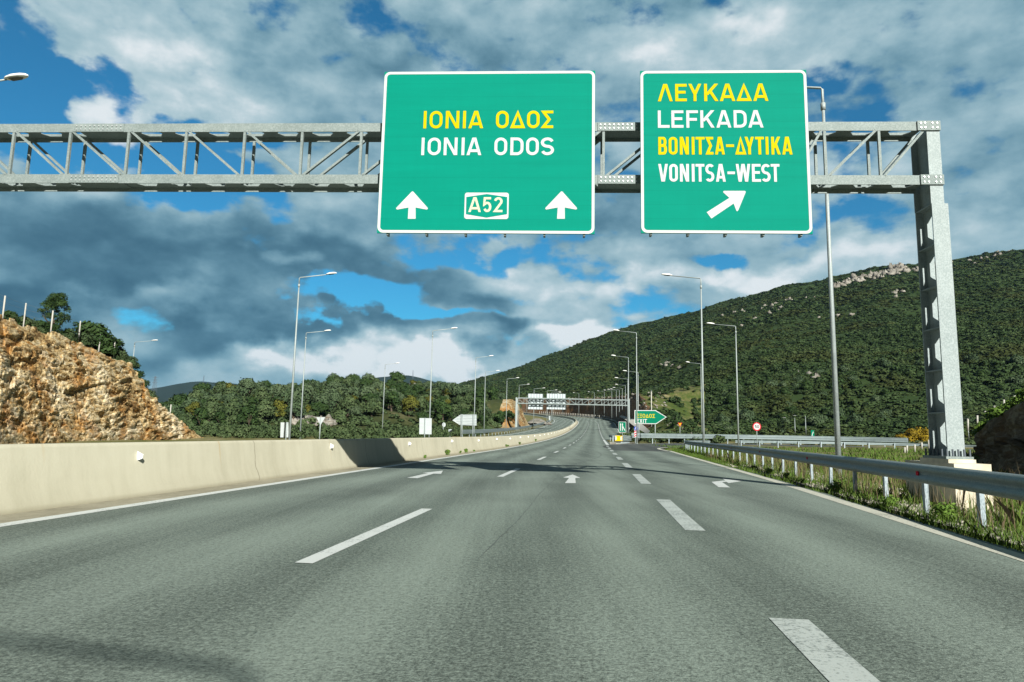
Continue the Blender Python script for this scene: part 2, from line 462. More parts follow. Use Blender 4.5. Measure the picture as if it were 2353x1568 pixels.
def rock(name, scale=1.0, cols=None, seam=(.30, .135, .026)):
    m = mat(name, (.45, .36, .22), .95, 0, .15); t = NT(m); w = t.co('World')
    cols = cols or [(.26, (.13, .075, .027)), (.40, (.33, .225, .095)), (.54, (.47, .375, .21)), (.74, (.57, .505, .365))]
    ws = t.co('World', (1.0, 1.0, 2.4), (0.18, 0.12, 0))
    a = t.noise(w, .22 * scale, 5, .62, .5); v = t.vor(ws, 1.5 * scale); v2 = t.vor(ws, 4.2 * scale); fine = t.noise(w, 6 * scale, 5, .7)
    f = t.math('ADD', t.math('MULTIPLY', fine, .55), t.math('MULTIPLY', t.math('SUBTRACT', a, .5), 1.25))
    sep_ = t.n('ShaderNodeSeparateColor'); t.l.new(v.outputs['Color'], sep_.inputs[0]); sep2 = t.n('ShaderNodeSeparateColor'); t.l.new(v2.outputs['Color'], sep2.inputs[0])
    f = t.math('ADD', f, t.math('MULTIPLY', sep_.outputs[0], .22)); f = t.math('ADD', f, t.math('MULTIPLY', sep2.outputs[0], .24))
    c = t.ramp(f, cols)
    o = t.noise(w, .26 * scale, 6, .68, .8)
    c = t.mix(t.ramp(o, [(.49, (0, 0, 0)), (.60, (.78, .78, .78))]), c, seam)
    e = t.vor(ws, 2.3 * scale, 'DISTANCE_TO_EDGE')
    c = t.mix(t.ramp(e.outputs['Distance'], [(.0, (.6, .6, .6)), (.06, (0, 0, 0))]), c, (.16, .10, .05))
    ly = t.noise(t.co('World', (.7, .7, 7.), (.22, .14, 0)), 1.1 * scale, 4, .6)
    c = t.mix(t.ramp(ly, [(.36, (.7, .7, .7)), (.44, (0, 0, 0))]), c, (.085, .05, .022))
    t.color(c)
    h = t.math('ADD', t.math('MULTIPLY', v2.outputs['Distance'], -.6), t.math('ADD', fine, t.math('MULTIPLY', sep2.outputs[1], .6)))
    t.bump(h, .3, .08 / scale)
    return m


M_ROCK = rock('limestone_cut')
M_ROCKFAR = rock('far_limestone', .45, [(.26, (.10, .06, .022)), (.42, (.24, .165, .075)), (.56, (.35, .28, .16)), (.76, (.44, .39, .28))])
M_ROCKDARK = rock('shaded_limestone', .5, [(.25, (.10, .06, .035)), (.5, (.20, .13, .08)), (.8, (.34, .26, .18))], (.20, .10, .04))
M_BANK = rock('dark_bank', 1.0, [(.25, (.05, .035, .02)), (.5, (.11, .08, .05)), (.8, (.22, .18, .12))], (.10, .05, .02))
M_PALE = rock('pale_outcrop', .5, [(.25, (.14, .135, .115)), (.5, (.26, .25, .22)), (.8, (.42, .41, .37))], (.22, .215, .19))


def soil(name, stops, s1=.4, s2=3.0):
    m = mat(name, (.1, .1, .05), .95, 0, .1); t = NT(m); w = t.co('World')
    f = t.math('ADD', t.math('MULTIPLY', t.noise(w, s1, 6, .65), .6), t.math('MULTIPLY', t.noise(w, s2, 6, .7), .5))
    t.color(t.ramp(f, stops)); t.bump(t.noise(w, s2 * 5, 5, .7), .6, .05); return m


M_GROUND = soil('verge_soil', [(.38, (.055, .075, .022)), (.52, (.12, .125, .04)), (.62, (.20, .17, .09)), (.78, (.38, .34, .24))])
M_HILL = soil('hillside_soil', [(.35, (.016, .033, .010)), (.55, (.028, .05, .015)), (.72, (.04, .06, .02)), (.88, (.14, .135, .10))], .03, .3)
M_WOODSOIL = soil('wood_floor', [(.35, (.02, .03, .012)), (.6, (.045, .055, .02)), (.75, (.12, .11, .06)), (.86, (.35, .3, .2))], .06, .5)
M_KNOLL = soil('knoll_grass', [(.36, (.028, .055, .013)), (.52, (.06, .085, .02)), (.62, (.14, .13, .055)), (.76, (.34, .30, .19))], .09, .6)
M_GRAVEL = soil('gravel', [(.35, (.28, .25, .19)), (.6, (.5, .47, .40)), (.8, (.7, .67, .6))], 2, 14)
M_FAR = soil('far_forest', [(.3, (.012, .022, .014)), (.7, (.022, .036, .022))], .004, .02)


def leafm(name, a, b, c, rough=.75):
    m = mat(name, a, rough, 0, .2); t = NT(m)
    g = t.n('ShaderNodeNewGeometry'); oi = t.n('ShaderNodeObjectInfo')
    at = t.n('ShaderNodeAttribute', attribute_name='tint')
    f = t.math('ADD', t.math('MULTIPLY', g.outputs['Random Per Island'], .34), t.math('ADD', t.math('MULTIPLY', oi.outputs['Random'], .28), t.math('MULTIPLY', at.outputs['Fac'], .46)), True)
    t.color(t.ramp(f, [(0, a), (.5, b), (1, c)]))
    return m


L_OLIVE = leafm('olive_leaf', (.024, .046, .020), (.046, .076, .034), (.085, .118, .060))
L_OAK = leafm('oak_leaf', (.012, .030, .008), (.024, .050, .012), (.045, .08, .02))
L_GOLD = leafm('golden_leaf', (.038, .048, .008), (.075, .082, .011), (.12, .12, .018))
L_SHRUB = leafm('shrub_leaf', (.022, .042, .015), (.046, .074, .027), (.08, .11, .045))
L_BROOM = leafm('broom_flower', (.10, .07, .004), (.20, .14, .006), (.30, .21, .01))
L_GRASS = leafm('grass_blade', (.045, .09, .012), (.09, .15, .022), (.20, .20, .06))
L_DRY = leafm('dry_stem', (.12, .09, .05), (.24, .19, .11), (.36, .30, .19))
L_WEED = leafm('weed_leaf', (.04, .09, .012), (.085, .155, .022), (.14, .22, .035))
M_BARK = mat('bark', (.09, .07, .05), .9)
M_MAST = mat('mast_steel', (.10, .12, .14), .6)
M_FPOST = mat('fence_concrete', (.42, .41, .37), .85)
M_WIRE = mat('fence_wire', (.22, .22, .2), .6, .5)


def scrubm():
    m = mat('scrub_leaf', (.05, .07, .03), .8, 0, .15); t = NT(m)
    g = t.n('ShaderNodeNewGeometry'); w = t.co('World')
    big = t.noise(w, .035, 5, .65); mid = t.noise(w, .16, 2, .5)
    f = t.math('ADD', t.math('MULTIPLY', g.outputs['Random Per Island'], .16), t.math('ADD', t.math('MULTIPLY', t.n('ShaderNodeAttribute', attribute_name='tint').outputs['Fac'], .42), t.math('MULTIPLY', mid, .42)))
    c = t.ramp(f, [(.2, (.016, .033, .010)), (.46, (.029, .053, .016)), (.64, (.045, .074, .026)), (.88, (.075, .104, .046))])
    c = t.mix(t.ramp(big, [(.48, (0, 0, 0)), (.62, (.5, .5, .5))]), c, (.050, .052, .012)); t.color(c); return m


L_SCRUB = scrubm()

# ------------------------------------------------------------------ motorway alignment (offset 0 = left dashed line)
DS = 1.0; S0 = -60.; NS = 640


def _align():
    xs, ys, hs, zs = [], [], [], []
    y0 = S0 * math.cos(HEAD); x, y, h = .123 * y0 - 2.45, y0, HEAD
    for i in range(NS):
        s = S0 + i * DS
        k = 0 if s < 255 else (min((s - 255) / 85., 1) / 225. if s < 480 else 1 / 225.)
        xs.append(x); ys.append(y); hs.append(h)
        zs.append(0 if s < 40 else (1e-4 * (s - 40) ** 2 if s < 290 else 6.25 + .05 * (s - 290)))
        x += math.sin(h) * DS; y += math.cos(h) * DS; h -= k * DS
    return map(np.array, (xs, ys, hs, zs))


AX, AY, AH, AZ = _align(); AS = S0 + np.arange(NS) * DS


def P(s, off, dz=0.):
    x, y, h, z = (np.interp(s, AS, a) for a in (AX, AY, AH, AZ))
    return np.stack([x + off * np.cos(h), y - off * np.sin(h), z + dz + 0 * x], -1)


def s_off(x, y):
    x = np.atleast_1d(np.asarray(x, float)); y = np.atleast_1d(np.asarray(y, float))
    S = np.empty(x.shape); O = np.empty(x.shape); xf, yf = x.ravel(), y.ravel(); Sf, Of = S.ravel(), O.ravel()
    for a in range(0, len(xf), 4000):
        xx, yy = xf[a:a + 4000, None], yf[a:a + 4000, None]
        i = np.argmin((xx - AX) ** 2 + (yy - AY) ** 2, 1)
        dx, dy = xf[a:a + 4000] - AX[i], yf[a:a + 4000] - AY[i]
        Of[a:a + 4000] = dx * np.cos(AH[i]) - dy * np.sin(AH[i]); Sf[a:a + 4000] = AS[i] + dx * np.sin(AH[i]) + dy * np.cos(AH[i])
    return Sf.reshape(x.shape), Of.reshape(x.shape)


def T(x, y):
    s, o = s_off(x, y); s = np.clip(s, S0, 570)
    z = np.interp(s, AS, AZ)
    return z * np.where(o < -45, np.clip(1 - (-o - 45) / 70, 0.1, 1), 1)


def Tz(x, y): return float(T(x, y)[0])


RW_S = [-60, 7, 19.5, 54, 76, 106, 110, 170, 300, 600]; RW_O = [6.2, 6.6, 7.2, 8.15, 4.0, 3.95, 8.2, 8.6, 10.8, 10.8]
right_edge = lambda s: np.interp(s, RW_S, RW_O)
BAR_OFF, LEDGE = -4.78, -4.08


def strip(name, s, o0, o1, dz, m, parent=None, nc=1):
    s = np.asarray(s, float); cols = [P(s, o0 + (o1 - o0) * k / nc, dz) for k in range(nc + 1)]
    V = np.stack(cols, 1).reshape(-1, 3); F = []
    n = nc + 1
    for i in range(len(s) - 1):
        for k in range(nc): F.append((i * n + k, i * n + k + 1, (i + 1) * n + k + 1, (i + 1) * n + k))
    return np_mesh(name, V, F, m, parent)


# ------------------------------------------------------------------ ground, roads
gx = np.unique(np.concatenate([np.linspace(-60, 90, 76), np.linspace(-900, -60, 30), np.linspace(90, 1400, 36), [-9000, -4000, 4000, 9000]]))
gy = np.unique(np.concatenate([np.linspace(-30, 200, 93), np.linspace(200, 460, 53), np.linspace(460, 900, 12), [-3000, -500, -100, 2500, 6000, 12000]]))
GX, GY = np.meshgrid(gx, gy); GZ = T(GX, GY)
so = s_off(GX, GY); near = (np.abs(so[1]) < 18)
GZ = GZ - .07 + np.where(near, 0, fbm(np.stack([GX * .12, GY * .12, GX * 0], -1), 3) * .35)
GZ = np.where((GX > 9) & (GY < 60) & (so[1] > 9), GZ - .12 * np.clip((so[1] - 9) / 6, 0, 1), GZ)
nxg = len(gx); idx = np.arange(GX.size).reshape(GX.shape)
F = np.stack([idx[:-1, :-1], idx[:-1, 1:], idx[1:, 1:], idx[1:, :-1]], -1).reshape(-1, 4)
tag(np_mesh('ground', np.stack([GX, GY, GZ], -1), F, M_GROUND, smooth=True), 'mottled grass and bare soil around the motorway', 'ground', kind='structure')


def gz_at(x, y):
    """height of the ground sheet"""
    s, o = s_off(x, y); z = T(x, y) - .07
    x = np.atleast_1d(x); y = np.atleast_1d(y)
    z = z + np.where(np.abs(o) < 18, 0, fbm(np.stack([x * .12, y * .12, x * 0.], -1), 3) * .35)
    return np.where((x > 9) & (y < 60) & (o > 9), z - .12 * np.clip((o - 9) / 6, 0, 1), z)


ss = np.arange(-55, 576, 1.5)
V = []; F = []; NC = 8
for i, s in enumerate(ss):
    o1 = float(right_edge(s)) + .16 + .05 * math.sin(s * 1.7) + .04 * math.sin(s * 4.1 + 1)
    for k in range(NC + 1):
        V.append(P(s, BAR_OFF - .9 + (o1 - BAR_OFF + .9) * k / NC))
for i in range(len(ss) - 1):
    for k in range(NC):
        a = i * (NC + 1) + k; F.append((a, a + 1, a + NC + 2, a + NC + 1))
road = np_mesh('road', V, F, M_ROAD); tag(road, 'grey asphalt motorway carriageway with white lane markings', 'road', kind='structure')
opp = strip('opposing_road', ss, -15.2, BAR_OFF - .95, .0, M_ROAD, nc=6); tag(opp, 'opposing motorway carriageway behind the concrete median wall', 'road', kind='structure')


def poly_sheet(name, pts3, m, parent):
    mb = MB(); mb.add(pts3, [tuple(range(len(pts3)))]); return mb.build(name, m, parent)


DZ = .004
M_WORN = paint('worn_road_paint', (.40, .44, .42), .66)
strip('edge_line', np.arange(-55, 570, 1.5), LEDGE - .11, LEDGE + .11, DZ, M_WHITE, road)
s_ = np.arange(-55, 55.1, 1.0)
V = np.stack([P(s_, np.interp(s_, RW_S, RW_O) - .14, DZ), P(s_, np.interp(s_, RW_S, RW_O) + .11, DZ)], 1).reshape(-1, 3)
np_mesh('edge_line', V, [(2 * i, 2 * i + 1, 2 * i + 3, 2 * i + 2) for i in range(len(s_) - 1)], M_CREAMLINE, road)
strip('edge_line', np.arange(73.5, 108, 1.5), 3.62, 3.92, DZ, M_WHITE, road)
s_ = np.arange(110, 570, 2.0)
V = np.stack([P(s_, right_edge(s_) - .14, DZ), P(s_, right_edge(s_) + .10, DZ)], 1).reshape(-1, 3)
np_mesh('edge_line', V, [(2 * i, 2 * i + 1, 2 * i + 3, 2 * i + 2) for i in range(len(s_) - 1)], M_WHITE, road)


M_GUT = soil('gutter_dust', [(.35, (.20, .185, .14)), (.55, (.30, .28, .21)), (.75, (.38, .355, .28))], .8, 6)
strip('gutter', np.arange(-55, 570, 1.5), BAR_OFF - .02, LEDGE - .10, .002, M_GUT, road)


def dashes(name, starts, ln, off, w, parent, m=M_WHITE):
    V = []; F = []
    for s in starts:
        q = np.linspace(s, s + ln, 3)
        a = P(q, off - w / 2, DZ); b = P(q, off + w / 2, DZ); k = len(V)
        for i in range(3): V += [a[i], b[i]]
        F += [(k, k + 1, k + 3, k + 2), (k + 2, k + 3, k + 5, k + 4)]
    o = np_mesh(name, V, F, m, parent); return o


dashes('lane_line', 6.0 + 12.1 * np.arange(-4, 45), 4.3, 0, .16, road)
dashes('lane_line', .95 + 8.02 * np.arange(-5, 9), 4.0, 3.64, .24, road, M_WORN)
dashes('lane_line', 112 + 6.0 * np.arange(0, 70), 3.0, 3.75, .22, road)
dashes('lane_line', 6.0 + 12.1 * np.arange(-4, 45), 4.3, -9.7, .16, opp)
dashes('lane_line', 6.0 + 12.1 * np.arange(-4, 45), 4.3, -13.2, .2, opp)
strip('edge_line', np.arange(-55, 570, 1.5), -14.35, -14.15, DZ, M_WHITE, opp)
strip('edge_line', np.arange(-55, 570, 1.5), -6.3, -6.1, DZ, M_WHITE, opp)
A1 = [(537, 380), (636, 384), (790, 341), (858, 343), (876, 313), (712, 331), (678, 336), (738, 336)]
A1 = [(804 + a / 4.096, 1005.4 + b / 4.096) for a, b in A1]
A2 = [(705, 1437), (790, 1437), (786, 1398), (826, 1396), (766, 1370), (690, 1393), (738, 1397)]
A2 = [(1091.5 + .293 * a, 689.3 + .293 * b) for a, b in A2]
A3 = [(430, 1488), (502, 1490), (452, 1457), (478, 1454), (493, 1463), (575, 1450), (453, 1435), (472, 1446), (385, 1455)]
A3 = [(1493.7 + .3664 * a, 574.5 + .3664 * b) for a, b in A3]
for poly in (A1, A2, A3):
    pts = [gnd(x, y, DZ) for x, y in poly][::-1]
    poly_sheet('direction_arrow', pts, M_WHITE, road)
# sealed joints, repair scars and rubber marks
jr = random.Random(3)


def scar(pts, w):
    n = len(pts); V = []
    for i, p in enumerate(pts):
        d = np.array(pts[min(i + 1, n - 1)]) - np.array(pts[max(i - 1, 0)]); d = d / np.linalg.norm(d); q = np.array([-d[1], d[0]])
        ww = w * (.35 + .65 * jr.random()) * (.25 if i in (0, n - 1) else 1)
        V += [(p[0] + q[0] * ww, p[1] + q[1] * ww, .003 + Tz(p[0], p[1])), (p[0] - q[0] * ww, p[1] - q[1] * ww, .003 + Tz(p[0], p[1]))]
    np_mesh('sealed_joint', V, [(2 * i + 1, 2 * i, 2 * i + 2, 2 * i + 3) for i in range(n - 1)], M_CRACK, road)


scar([P(s, 1.42 + .02 * math.sin(s * .8) + .008 * jr.uniform(-1, 1))[:2] for s in np.arange(6.5, 20, .25)], .007)
scar([P(s, 1.5 + 1.3 * math.sin((s - 26) / 30 * 3.1)) [:2] for s in np.arange(27, 56, 1.)], .03)
for s, o0, o1 in ((31.5, -1.2, 7), (46, 1, 6.5), (62, -3, 3), (88, -3.5, 2), (113, -3, 8)):
    scar([P(s + .25 * math.sin(o * 2) + (o - o0) * .05, o)[:2] for o in np.arange(o0, o1, .4)], .03)

# exit ramp (outer and inner edge, resampled)


def smooth_path(pts, n):
    p = np.array(pts, float); d = np.r_[0, np.cumsum(np.linalg.norm(np.diff(p, axis=0), axis=1))]; t = np.linspace(0, d[-1], n)
    q = np.empty((n, p.shape[1])); ii = np.clip(np.searchsorted(d, t, side='right') - 1, 0, len(p) - 2)
    for j, (i, tt) in enumerate(zip(ii, t)):
        p1, p2 = p[i], p[i + 1]; p0 = p[i - 1] if i else 2 * p1 - p2; p3 = p[i + 2] if i + 2 < len(p) else 2 * p2 - p1
        u = (tt - d[i]) / (d[i + 1] - d[i])
        q[j] = .5 * (2 * p1 + (p2 - p0) * u + (2 * p0 - 5 * p1 + 4 * p2 - p3) * u * u + (3 * p1 - p0 - 3 * p2 + p3) * u ** 3)
    return q


OUT = [tuple(P(52., 3.95)[:2]), (8.6, 64), (11.1, 75), (15, 81.5), (21, 87.5), (32, 93), (46, 92), (60, 84), (72, 70), (78, 50)]
INN = [tuple(P(52., 8.3)[:2]), (13.0, 58.5), (14.2, 63), (16.6, 67.5), (22, 73), (32, 78), (44, 77), (54, 70), (62, 58), (66, 45)]
A_ = smooth_path(OUT, 70); B_ = smooth_path(INN, 70)
V = []
for a, b in zip(A_, B_):
    for k in range(5):
        p = a + (b - a) * k / 4; V.append((p[0], p[1], Tz(p[0], p[1]) + .003))
F = [(i * 5 + k + 1, i * 5 + k, (i + 1) * 5 + k, (i + 1) * 5 + k + 1) for i in range(69) for k in range(4)]
ramp = np_mesh('exit_ramp', V, F, M_RAMP); tag(ramp, 'dark asphalt exit ramp curving away beyond the gore', 'road', kind='structure')


def line_along(path, w, dz, m, parent, lo=0, hi=None, name='edge_line', inward=0.):
    p = np.asarray(path)[lo:hi]; V = []
    for i in range(len(p)):
        d = p[min(i + 1, len(p) - 1)] - p[max(i - 1, 0)]; d = d / np.linalg.norm(d); q = np.array([d[1], -d[0]])
        for s in (-w / 2, w / 2):
            c = p[i] + q * (s + inward); V.append((c[0], c[1], Tz(c[0], c[1]) + dz))
    return np_mesh(name, V, [(2 * i, 2 * i + 1, 2 * i + 3, 2 * i + 2) for i in range(len(p) - 1)], m, parent)


line_along(A_, .3, .008, M_WHITE, ramp, 14, None, inward=.3)
line_along(B_, .28, .008, M_CREAMLINE, ramp, 1, None, inward=-.35)
# gore island: pale concrete behind the nose
gore = [P(76., 4.1), P(82., 4.2), P(90., 4.3), (16.2, 87.2, 0), (13.6, 81.5, 0), (11.6, 76.5, 0)]
gore = [(p[0], p[1], Tz(p[0], p[1]) + .01) for p in gore][::-1]
tag(poly_sheet('gore_island', gore, M_GRAVEL, None), 'pale gravel island in the gore before the crash cushion', 'island', kind='structure')
# pale on-ramp coming down beside the far cutting
ce = smooth_path([tuple(atY(x, y, Y)) for x, y, Y in ((1423, 957, 262), (1440, 967, 200), (1459, 981, 150), (1487, 998, 110))], 30)
cf = smooth_path([tuple(atY(x, y, Y)) for x, y, Y in ((1429, 954.5, 262), (1456, 963.5, 200), (1475, 975, 150), (1494, 991, 110))], 30)
V = [q for pr_ in zip(ce, cf) for q in pr_]
M_PATH = mat('pale_concrete_channel', (.5, .49, .44), .9)
tag(np_mesh('lined_channel', V, [(2 * i + 1, 2 * i, 2 * i + 2, 2 * i + 3) for i in range(29)], M_PATH), 'pale concrete channel sloping beside the far carriageway', 'channel', kind='structure')

# ------------------------------------------------------------------ median wall
prof = [(.30, 0), (.30, .07), (.205, .27), (.115, .80), (.085, .85), (-.085, .85), (-.115, .80), (-.205, .27), (-.30, .07), (-.30, 0)]
pl = np.r_[0, np.cumsum([math.hypot(prof[i + 1][0] - prof[i][0], prof[i + 1][1] - prof[i][1]) for i in range(len(prof) - 1)])]; pl = pl / pl[4] / 1.0
ss = np.arange(-55, 572, 1.0); V = []; UV = []
BC = BAR_OFF - .30
for s in ss:
    for (o, z), l in zip(prof, pl):
        V.append(P(s, BC + o + .012 * math.sin(s * .7), z)); UV.append((s, min(l, 1.0)))
npf = len(prof)
F = [(i * npf + k, (i + 1) * npf + k, (i + 1) * npf + k + 1, i * npf + k + 1) for i in range(len(ss) - 1) for k in range(npf - 1)]
wall = np_mesh('median_wall', V, F, M_CONC, smooth=False, uv=UV)
for p in wall.data.polygons: p.use_smooth = True
tag(wall, 'cream concrete median wall running along the carriageway', 'median wall')
mb = MB(); mb.prism([(-.055, -.065), (.035, -.035), (.05, .03), (-.055, .08)], -.006, .006)
first = None
for k in range(32):
    s = 2.5 + 8.2 * k
    p = P(s, BC + .155, .66 - .03 * (k % 2)); a = float(np.interp(s, AS, AH))
    if first is None: o = first = mb.build('reflector', M_REFL, wall)
    else: o = first.copy(); col.objects.link(o); o.parent = wall
    o.location = p + P(s, .055)[:3] * 0; o.rotation_euler = (0, 0, -a)
    o.location.x += .055 * math.cos(a)

# ------------------------------------------------------------------ lettering: stroked glyphs, height 1, width 1
def arc(cx, cy, rx, ry, a0, a1, n=8):
    return [(cx + rx * math.cos(R_(a0 + (a1 - a0) * i / n)), cy + ry * math.sin(R_(a0 + (a1 - a0) * i / n))) for i in range(n + 1)]


def glyph(ch, w, t):
    """strokes for a letter of height 1, width w, stroke t: list of (points, closed)"""
    h = t / 2; L, Rr, B, Tp = h, w - h, h, 1 - h
    r = min(.5 - h, (w - t) / 2)
    ol = [(L, B), (Rr, B), (Rr, Tp), (L, Tp)]
    def oval():
        return arc(Rr - r, Tp - r, r, r, 0, 90) + arc(L + r, Tp - r, r, r, 90, 180) + arc(L + r, B + r, r, r, 180, 270) + arc(Rr - r, B + r, r, r, 270, 360)
    dx = t * .53
    G = {
        'I': [([(w / 2, 0), (w / 2, 1)], 0)],
        'O': [(oval(), 1)], '0': [(oval(), 1)],
        'N': [([(L, 0), (L, 1)], 0), ([(Rr, 0), (Rr, 1)], 0), ([(L + h * .25, 1), (Rr - h * .25, 0)], 3)],
        'A': [([(dx, 0), (w / 2 - h * .3, 1)], 3), ([(w - dx, 0), (w / 2 + h * .3, 1)], 3), ([(w * .22, .25), (w * .78, .25)], 0)],
        'Λ': [([(dx, 0), (w / 2 - h * .3, 1)], 3), ([(w - dx, 0), (w / 2 + h * .3, 1)], 3)],
        'V': [([(dx, 1), (w / 2 - h * .3, 0)], 3), ([(w - dx, 1), (w / 2 + h * .3, 0)], 3)],
        'Δ': [([(w * .09 + h * .4, h), (w / 2, 1 - h * 1.5), (w * .91 - h * .4, h)], 1)],
        'D': [([(L, B)] + arc(Rr - r, B + r, r, r, 270, 360) + arc(Rr - r, Tp - r, r, r, 0, 90) + [(L, Tp)], 1)],
        'Σ': [([(w, Tp), (L + .02, Tp), (w * .66, .5), (L + .02, B), (w, B)], 0)],
        'S': [(arc(Rr - r * .95, Tp - r * .9, r * .95, r * .9, 25, 90) + arc(L + r, Tp - (Tp - .5) / 2, r, (Tp - .5) / 2, 90, 270) + arc(Rr - r, .5 - (.5 - B) / 2, r, (.5 - B) / 2, 90, -90) + arc(L + r * .95, B + r * .9, r * .95, r * .9, 270, 205), 0)],
        'E': [([(w, Tp), (L, Tp), (L, B), (w, B)], 0), ([(L, .52), (w * .9, .52)], 0)],
        'F': [([(w, Tp), (L, Tp), (L, 0)], 0), ([(L, .48), (w * .9, .48)], 0)],
        'L': [([(L, 1), (L, B), (w, B)], 0)],
        'Y': [([(dx, 1), (w / 2, .40)], 3), ([(w - dx, 1), (w / 2, .40)], 3), ([(w / 2, .46), (w / 2, 0)], 0)],
        'K': [([(L, 0), (L, 1)], 0), ([(w - dx * 1.15, 1), (L + h * .6, .36)], 3), ([(L + w * .30, .60), (w - dx * 1.1, 0)], 3)],
        'B': [([(L, B)] + arc(Rr - .2 * w, B + .225, .2 * w, .225, 270, 450) + [(L, .515)], 1), ([(L, .515)] + arc(Rr - .25 * w, Tp - .215, .2 * w, .215, 270, 450) + [(L, Tp)], 1)],
        'T': [([(0, Tp), (w, Tp)], 0), ([(w / 2, Tp), (w / 2, 0)], 0)],
        'W': [([(dx, 1), (w * .27, 0)], 3), ([(w * .29, 0), (w / 2 - h * .2, 1)], 3), ([(w / 2 + h * .2, 1), (w * .71, 0)], 3), ([(w * .73, 0), (w - dx, 1)], 3)],
        '-': [([(0, .5), (w, .5)], 0)],
        'X': [([(dx, 0), (w - dx, 1)], 3), ([(dx, 1), (w - dx, 0)], 3)],
        'Ξ': [([(0, Tp), (w, Tp)], 0), ([(.08 * w, .5), (.92 * w, .5)], 0), ([(0, B), (w, B)], 0)],
        '5': [([(w * .94, Tp), (L + .03, Tp), (L, .50)] + arc(w / 2, .5 * (.62 + B), w / 2 - h, .5 * (.62 - B), 125, -150, 12), 0)],
        '2': [(arc(w / 2, Tp - (w / 2 - h), w / 2 - h, w / 2 - h, 170, -30, 10) + [(L, B), (w, B)], 0)],
    }
    return G[ch]


def stroke(mb, pts, closed, t, fx):
    """mitred ribbon of width t; fx maps a 2-D point to 3-D"""
    p = [np.array(q, float) for q in pts]
    p = [q for i, q in enumerate(p) if i == 0 or np.linalg.norm(q - p[i - 1]) > 1e-4]
    if closed == 1 and np.linalg.norm(p[0] - p[-1]) < 1e-4: p = p[:-1]
    if closed == 3:                      # one slanted stroke with level ends
        (xa, ya), (xb, yb) = p; wh = t * math.hypot(xb - xa, yb - ya) / abs(yb - ya) / 2 * .97
        q4 = [(xa - wh, ya), (xa + wh, ya), (xb + wh, yb), (xb - wh, yb)]
        if yb < ya: q4 = q4[::-1]
        mb.add([fx(q) for q in q4], [(0, 1, 2, 3)]); return
    n = len(p); Lf, Rt = [], []
    for i in range(n):
        if closed == 1: a, b = p[i] - p[i - 1], p[(i + 1) % n] - p[i]
        else: a = p[i] - p[i - 1] if i else p[1] - p[0]; b = p[i + 1] - p[i] if i < n - 1 else a
        a = a / (np.linalg.norm(a) + 1e-9); b = b / (np.linalg.norm(b) + 1e-9)
        na, nb = np.array([-a[1], a[0]]), np.array([-b[1], b[0]]); m = na + nb; m = m / (np.linalg.norm(m) + 1e-9)
        k = min(1 / max(m @ nb, .1), 2.1) * t / 2
        Lf.append(p[i] + m * k); Rt.append(p[i] - m * k)
    if closed == 2:                     # feet cut level with the cap line
        for e, o in ((0, 1), (n - 1, n - 2)):
            for S in (Lf, Rt):
                d = S[o] - S[e] if False else p[o] - p[e]
                S[e] = S[e] + d * ((p[e][1] - S[e][1]) / d[1])
        for i in range(1, n - 1):       # flat apex
            for S in (Lf, Rt):
                S[i] = np.array([S[i][0], min(max(S[i][1], 0), 1)])
    V = []; F = []
    for a, b in zip(Lf, Rt): V += [fx(a), fx(b)]
    for i in range(n - 1 + (closed == 1)):
        j = (i + 1) % n; F.append((2 * i + 1, 2 * j + 1, 2 * j, 2 * i))
    mb.add(V, F)


def text(items, y0, y1, t, fx, name, m, parent):
    """items: (char, x0, x1); y0 bottom, y1 top in sign units; t stroke in units of height"""
    mb = MB(); H = y1 - y0
    for ch, x0, x1 in items:
        w = (x1 - x0) / H
        for k, (pts, c) in enumerate(glyph(ch, w, t)):
            stroke(mb, pts, c, t, lambda q: tuple(np.array(fx((x0 + q[0] * H, y0 + q[1] * H))) - (0, .0012 * k, 0)))
    return mb.build(name, m, parent)


def rrect(x0, x1, z0, z1, r, n=5):
    return arc(x1 - r, z1 - r, r, r, 0, 90, n) + arc(x0 + r, z1 - r, r, r, 90, 180, n) + arc(x0 + r, z0 + r, r, r, 180, 270, n) + arc(x1 - r, z0 + r, r, r, 270, 360, n)


def flat(mb, poly, y):
    V = [(a, y, b) for a, b in poly]
    area = sum(poly[i - 1][0] * poly[i][1] - poly[i][0] * poly[i - 1][1] for i in range(len(poly)))
    mb.add(V, [tuple(range(len(V))) if area > 0 else tuple(range(len(V) - 1, -1, -1))])


# ------------------------------------------------------------------ gantry
GA = .05; GP = np.array([8.1, 12.8, 0.]); GN = np.array([math.sin(GA), math.cos(GA), 0]); GG = np.array([math.cos(GA), -math.sin(GA), 0])


def on_gantry(x, y, w=0.):
    d = ray(x, y); p0 = GP + GN * w; tt = ((p0 - EYEP) @ GN) / (d @ GN); p = EYEP + d * tt
    return float((p - p0) @ GG), float(p[2])


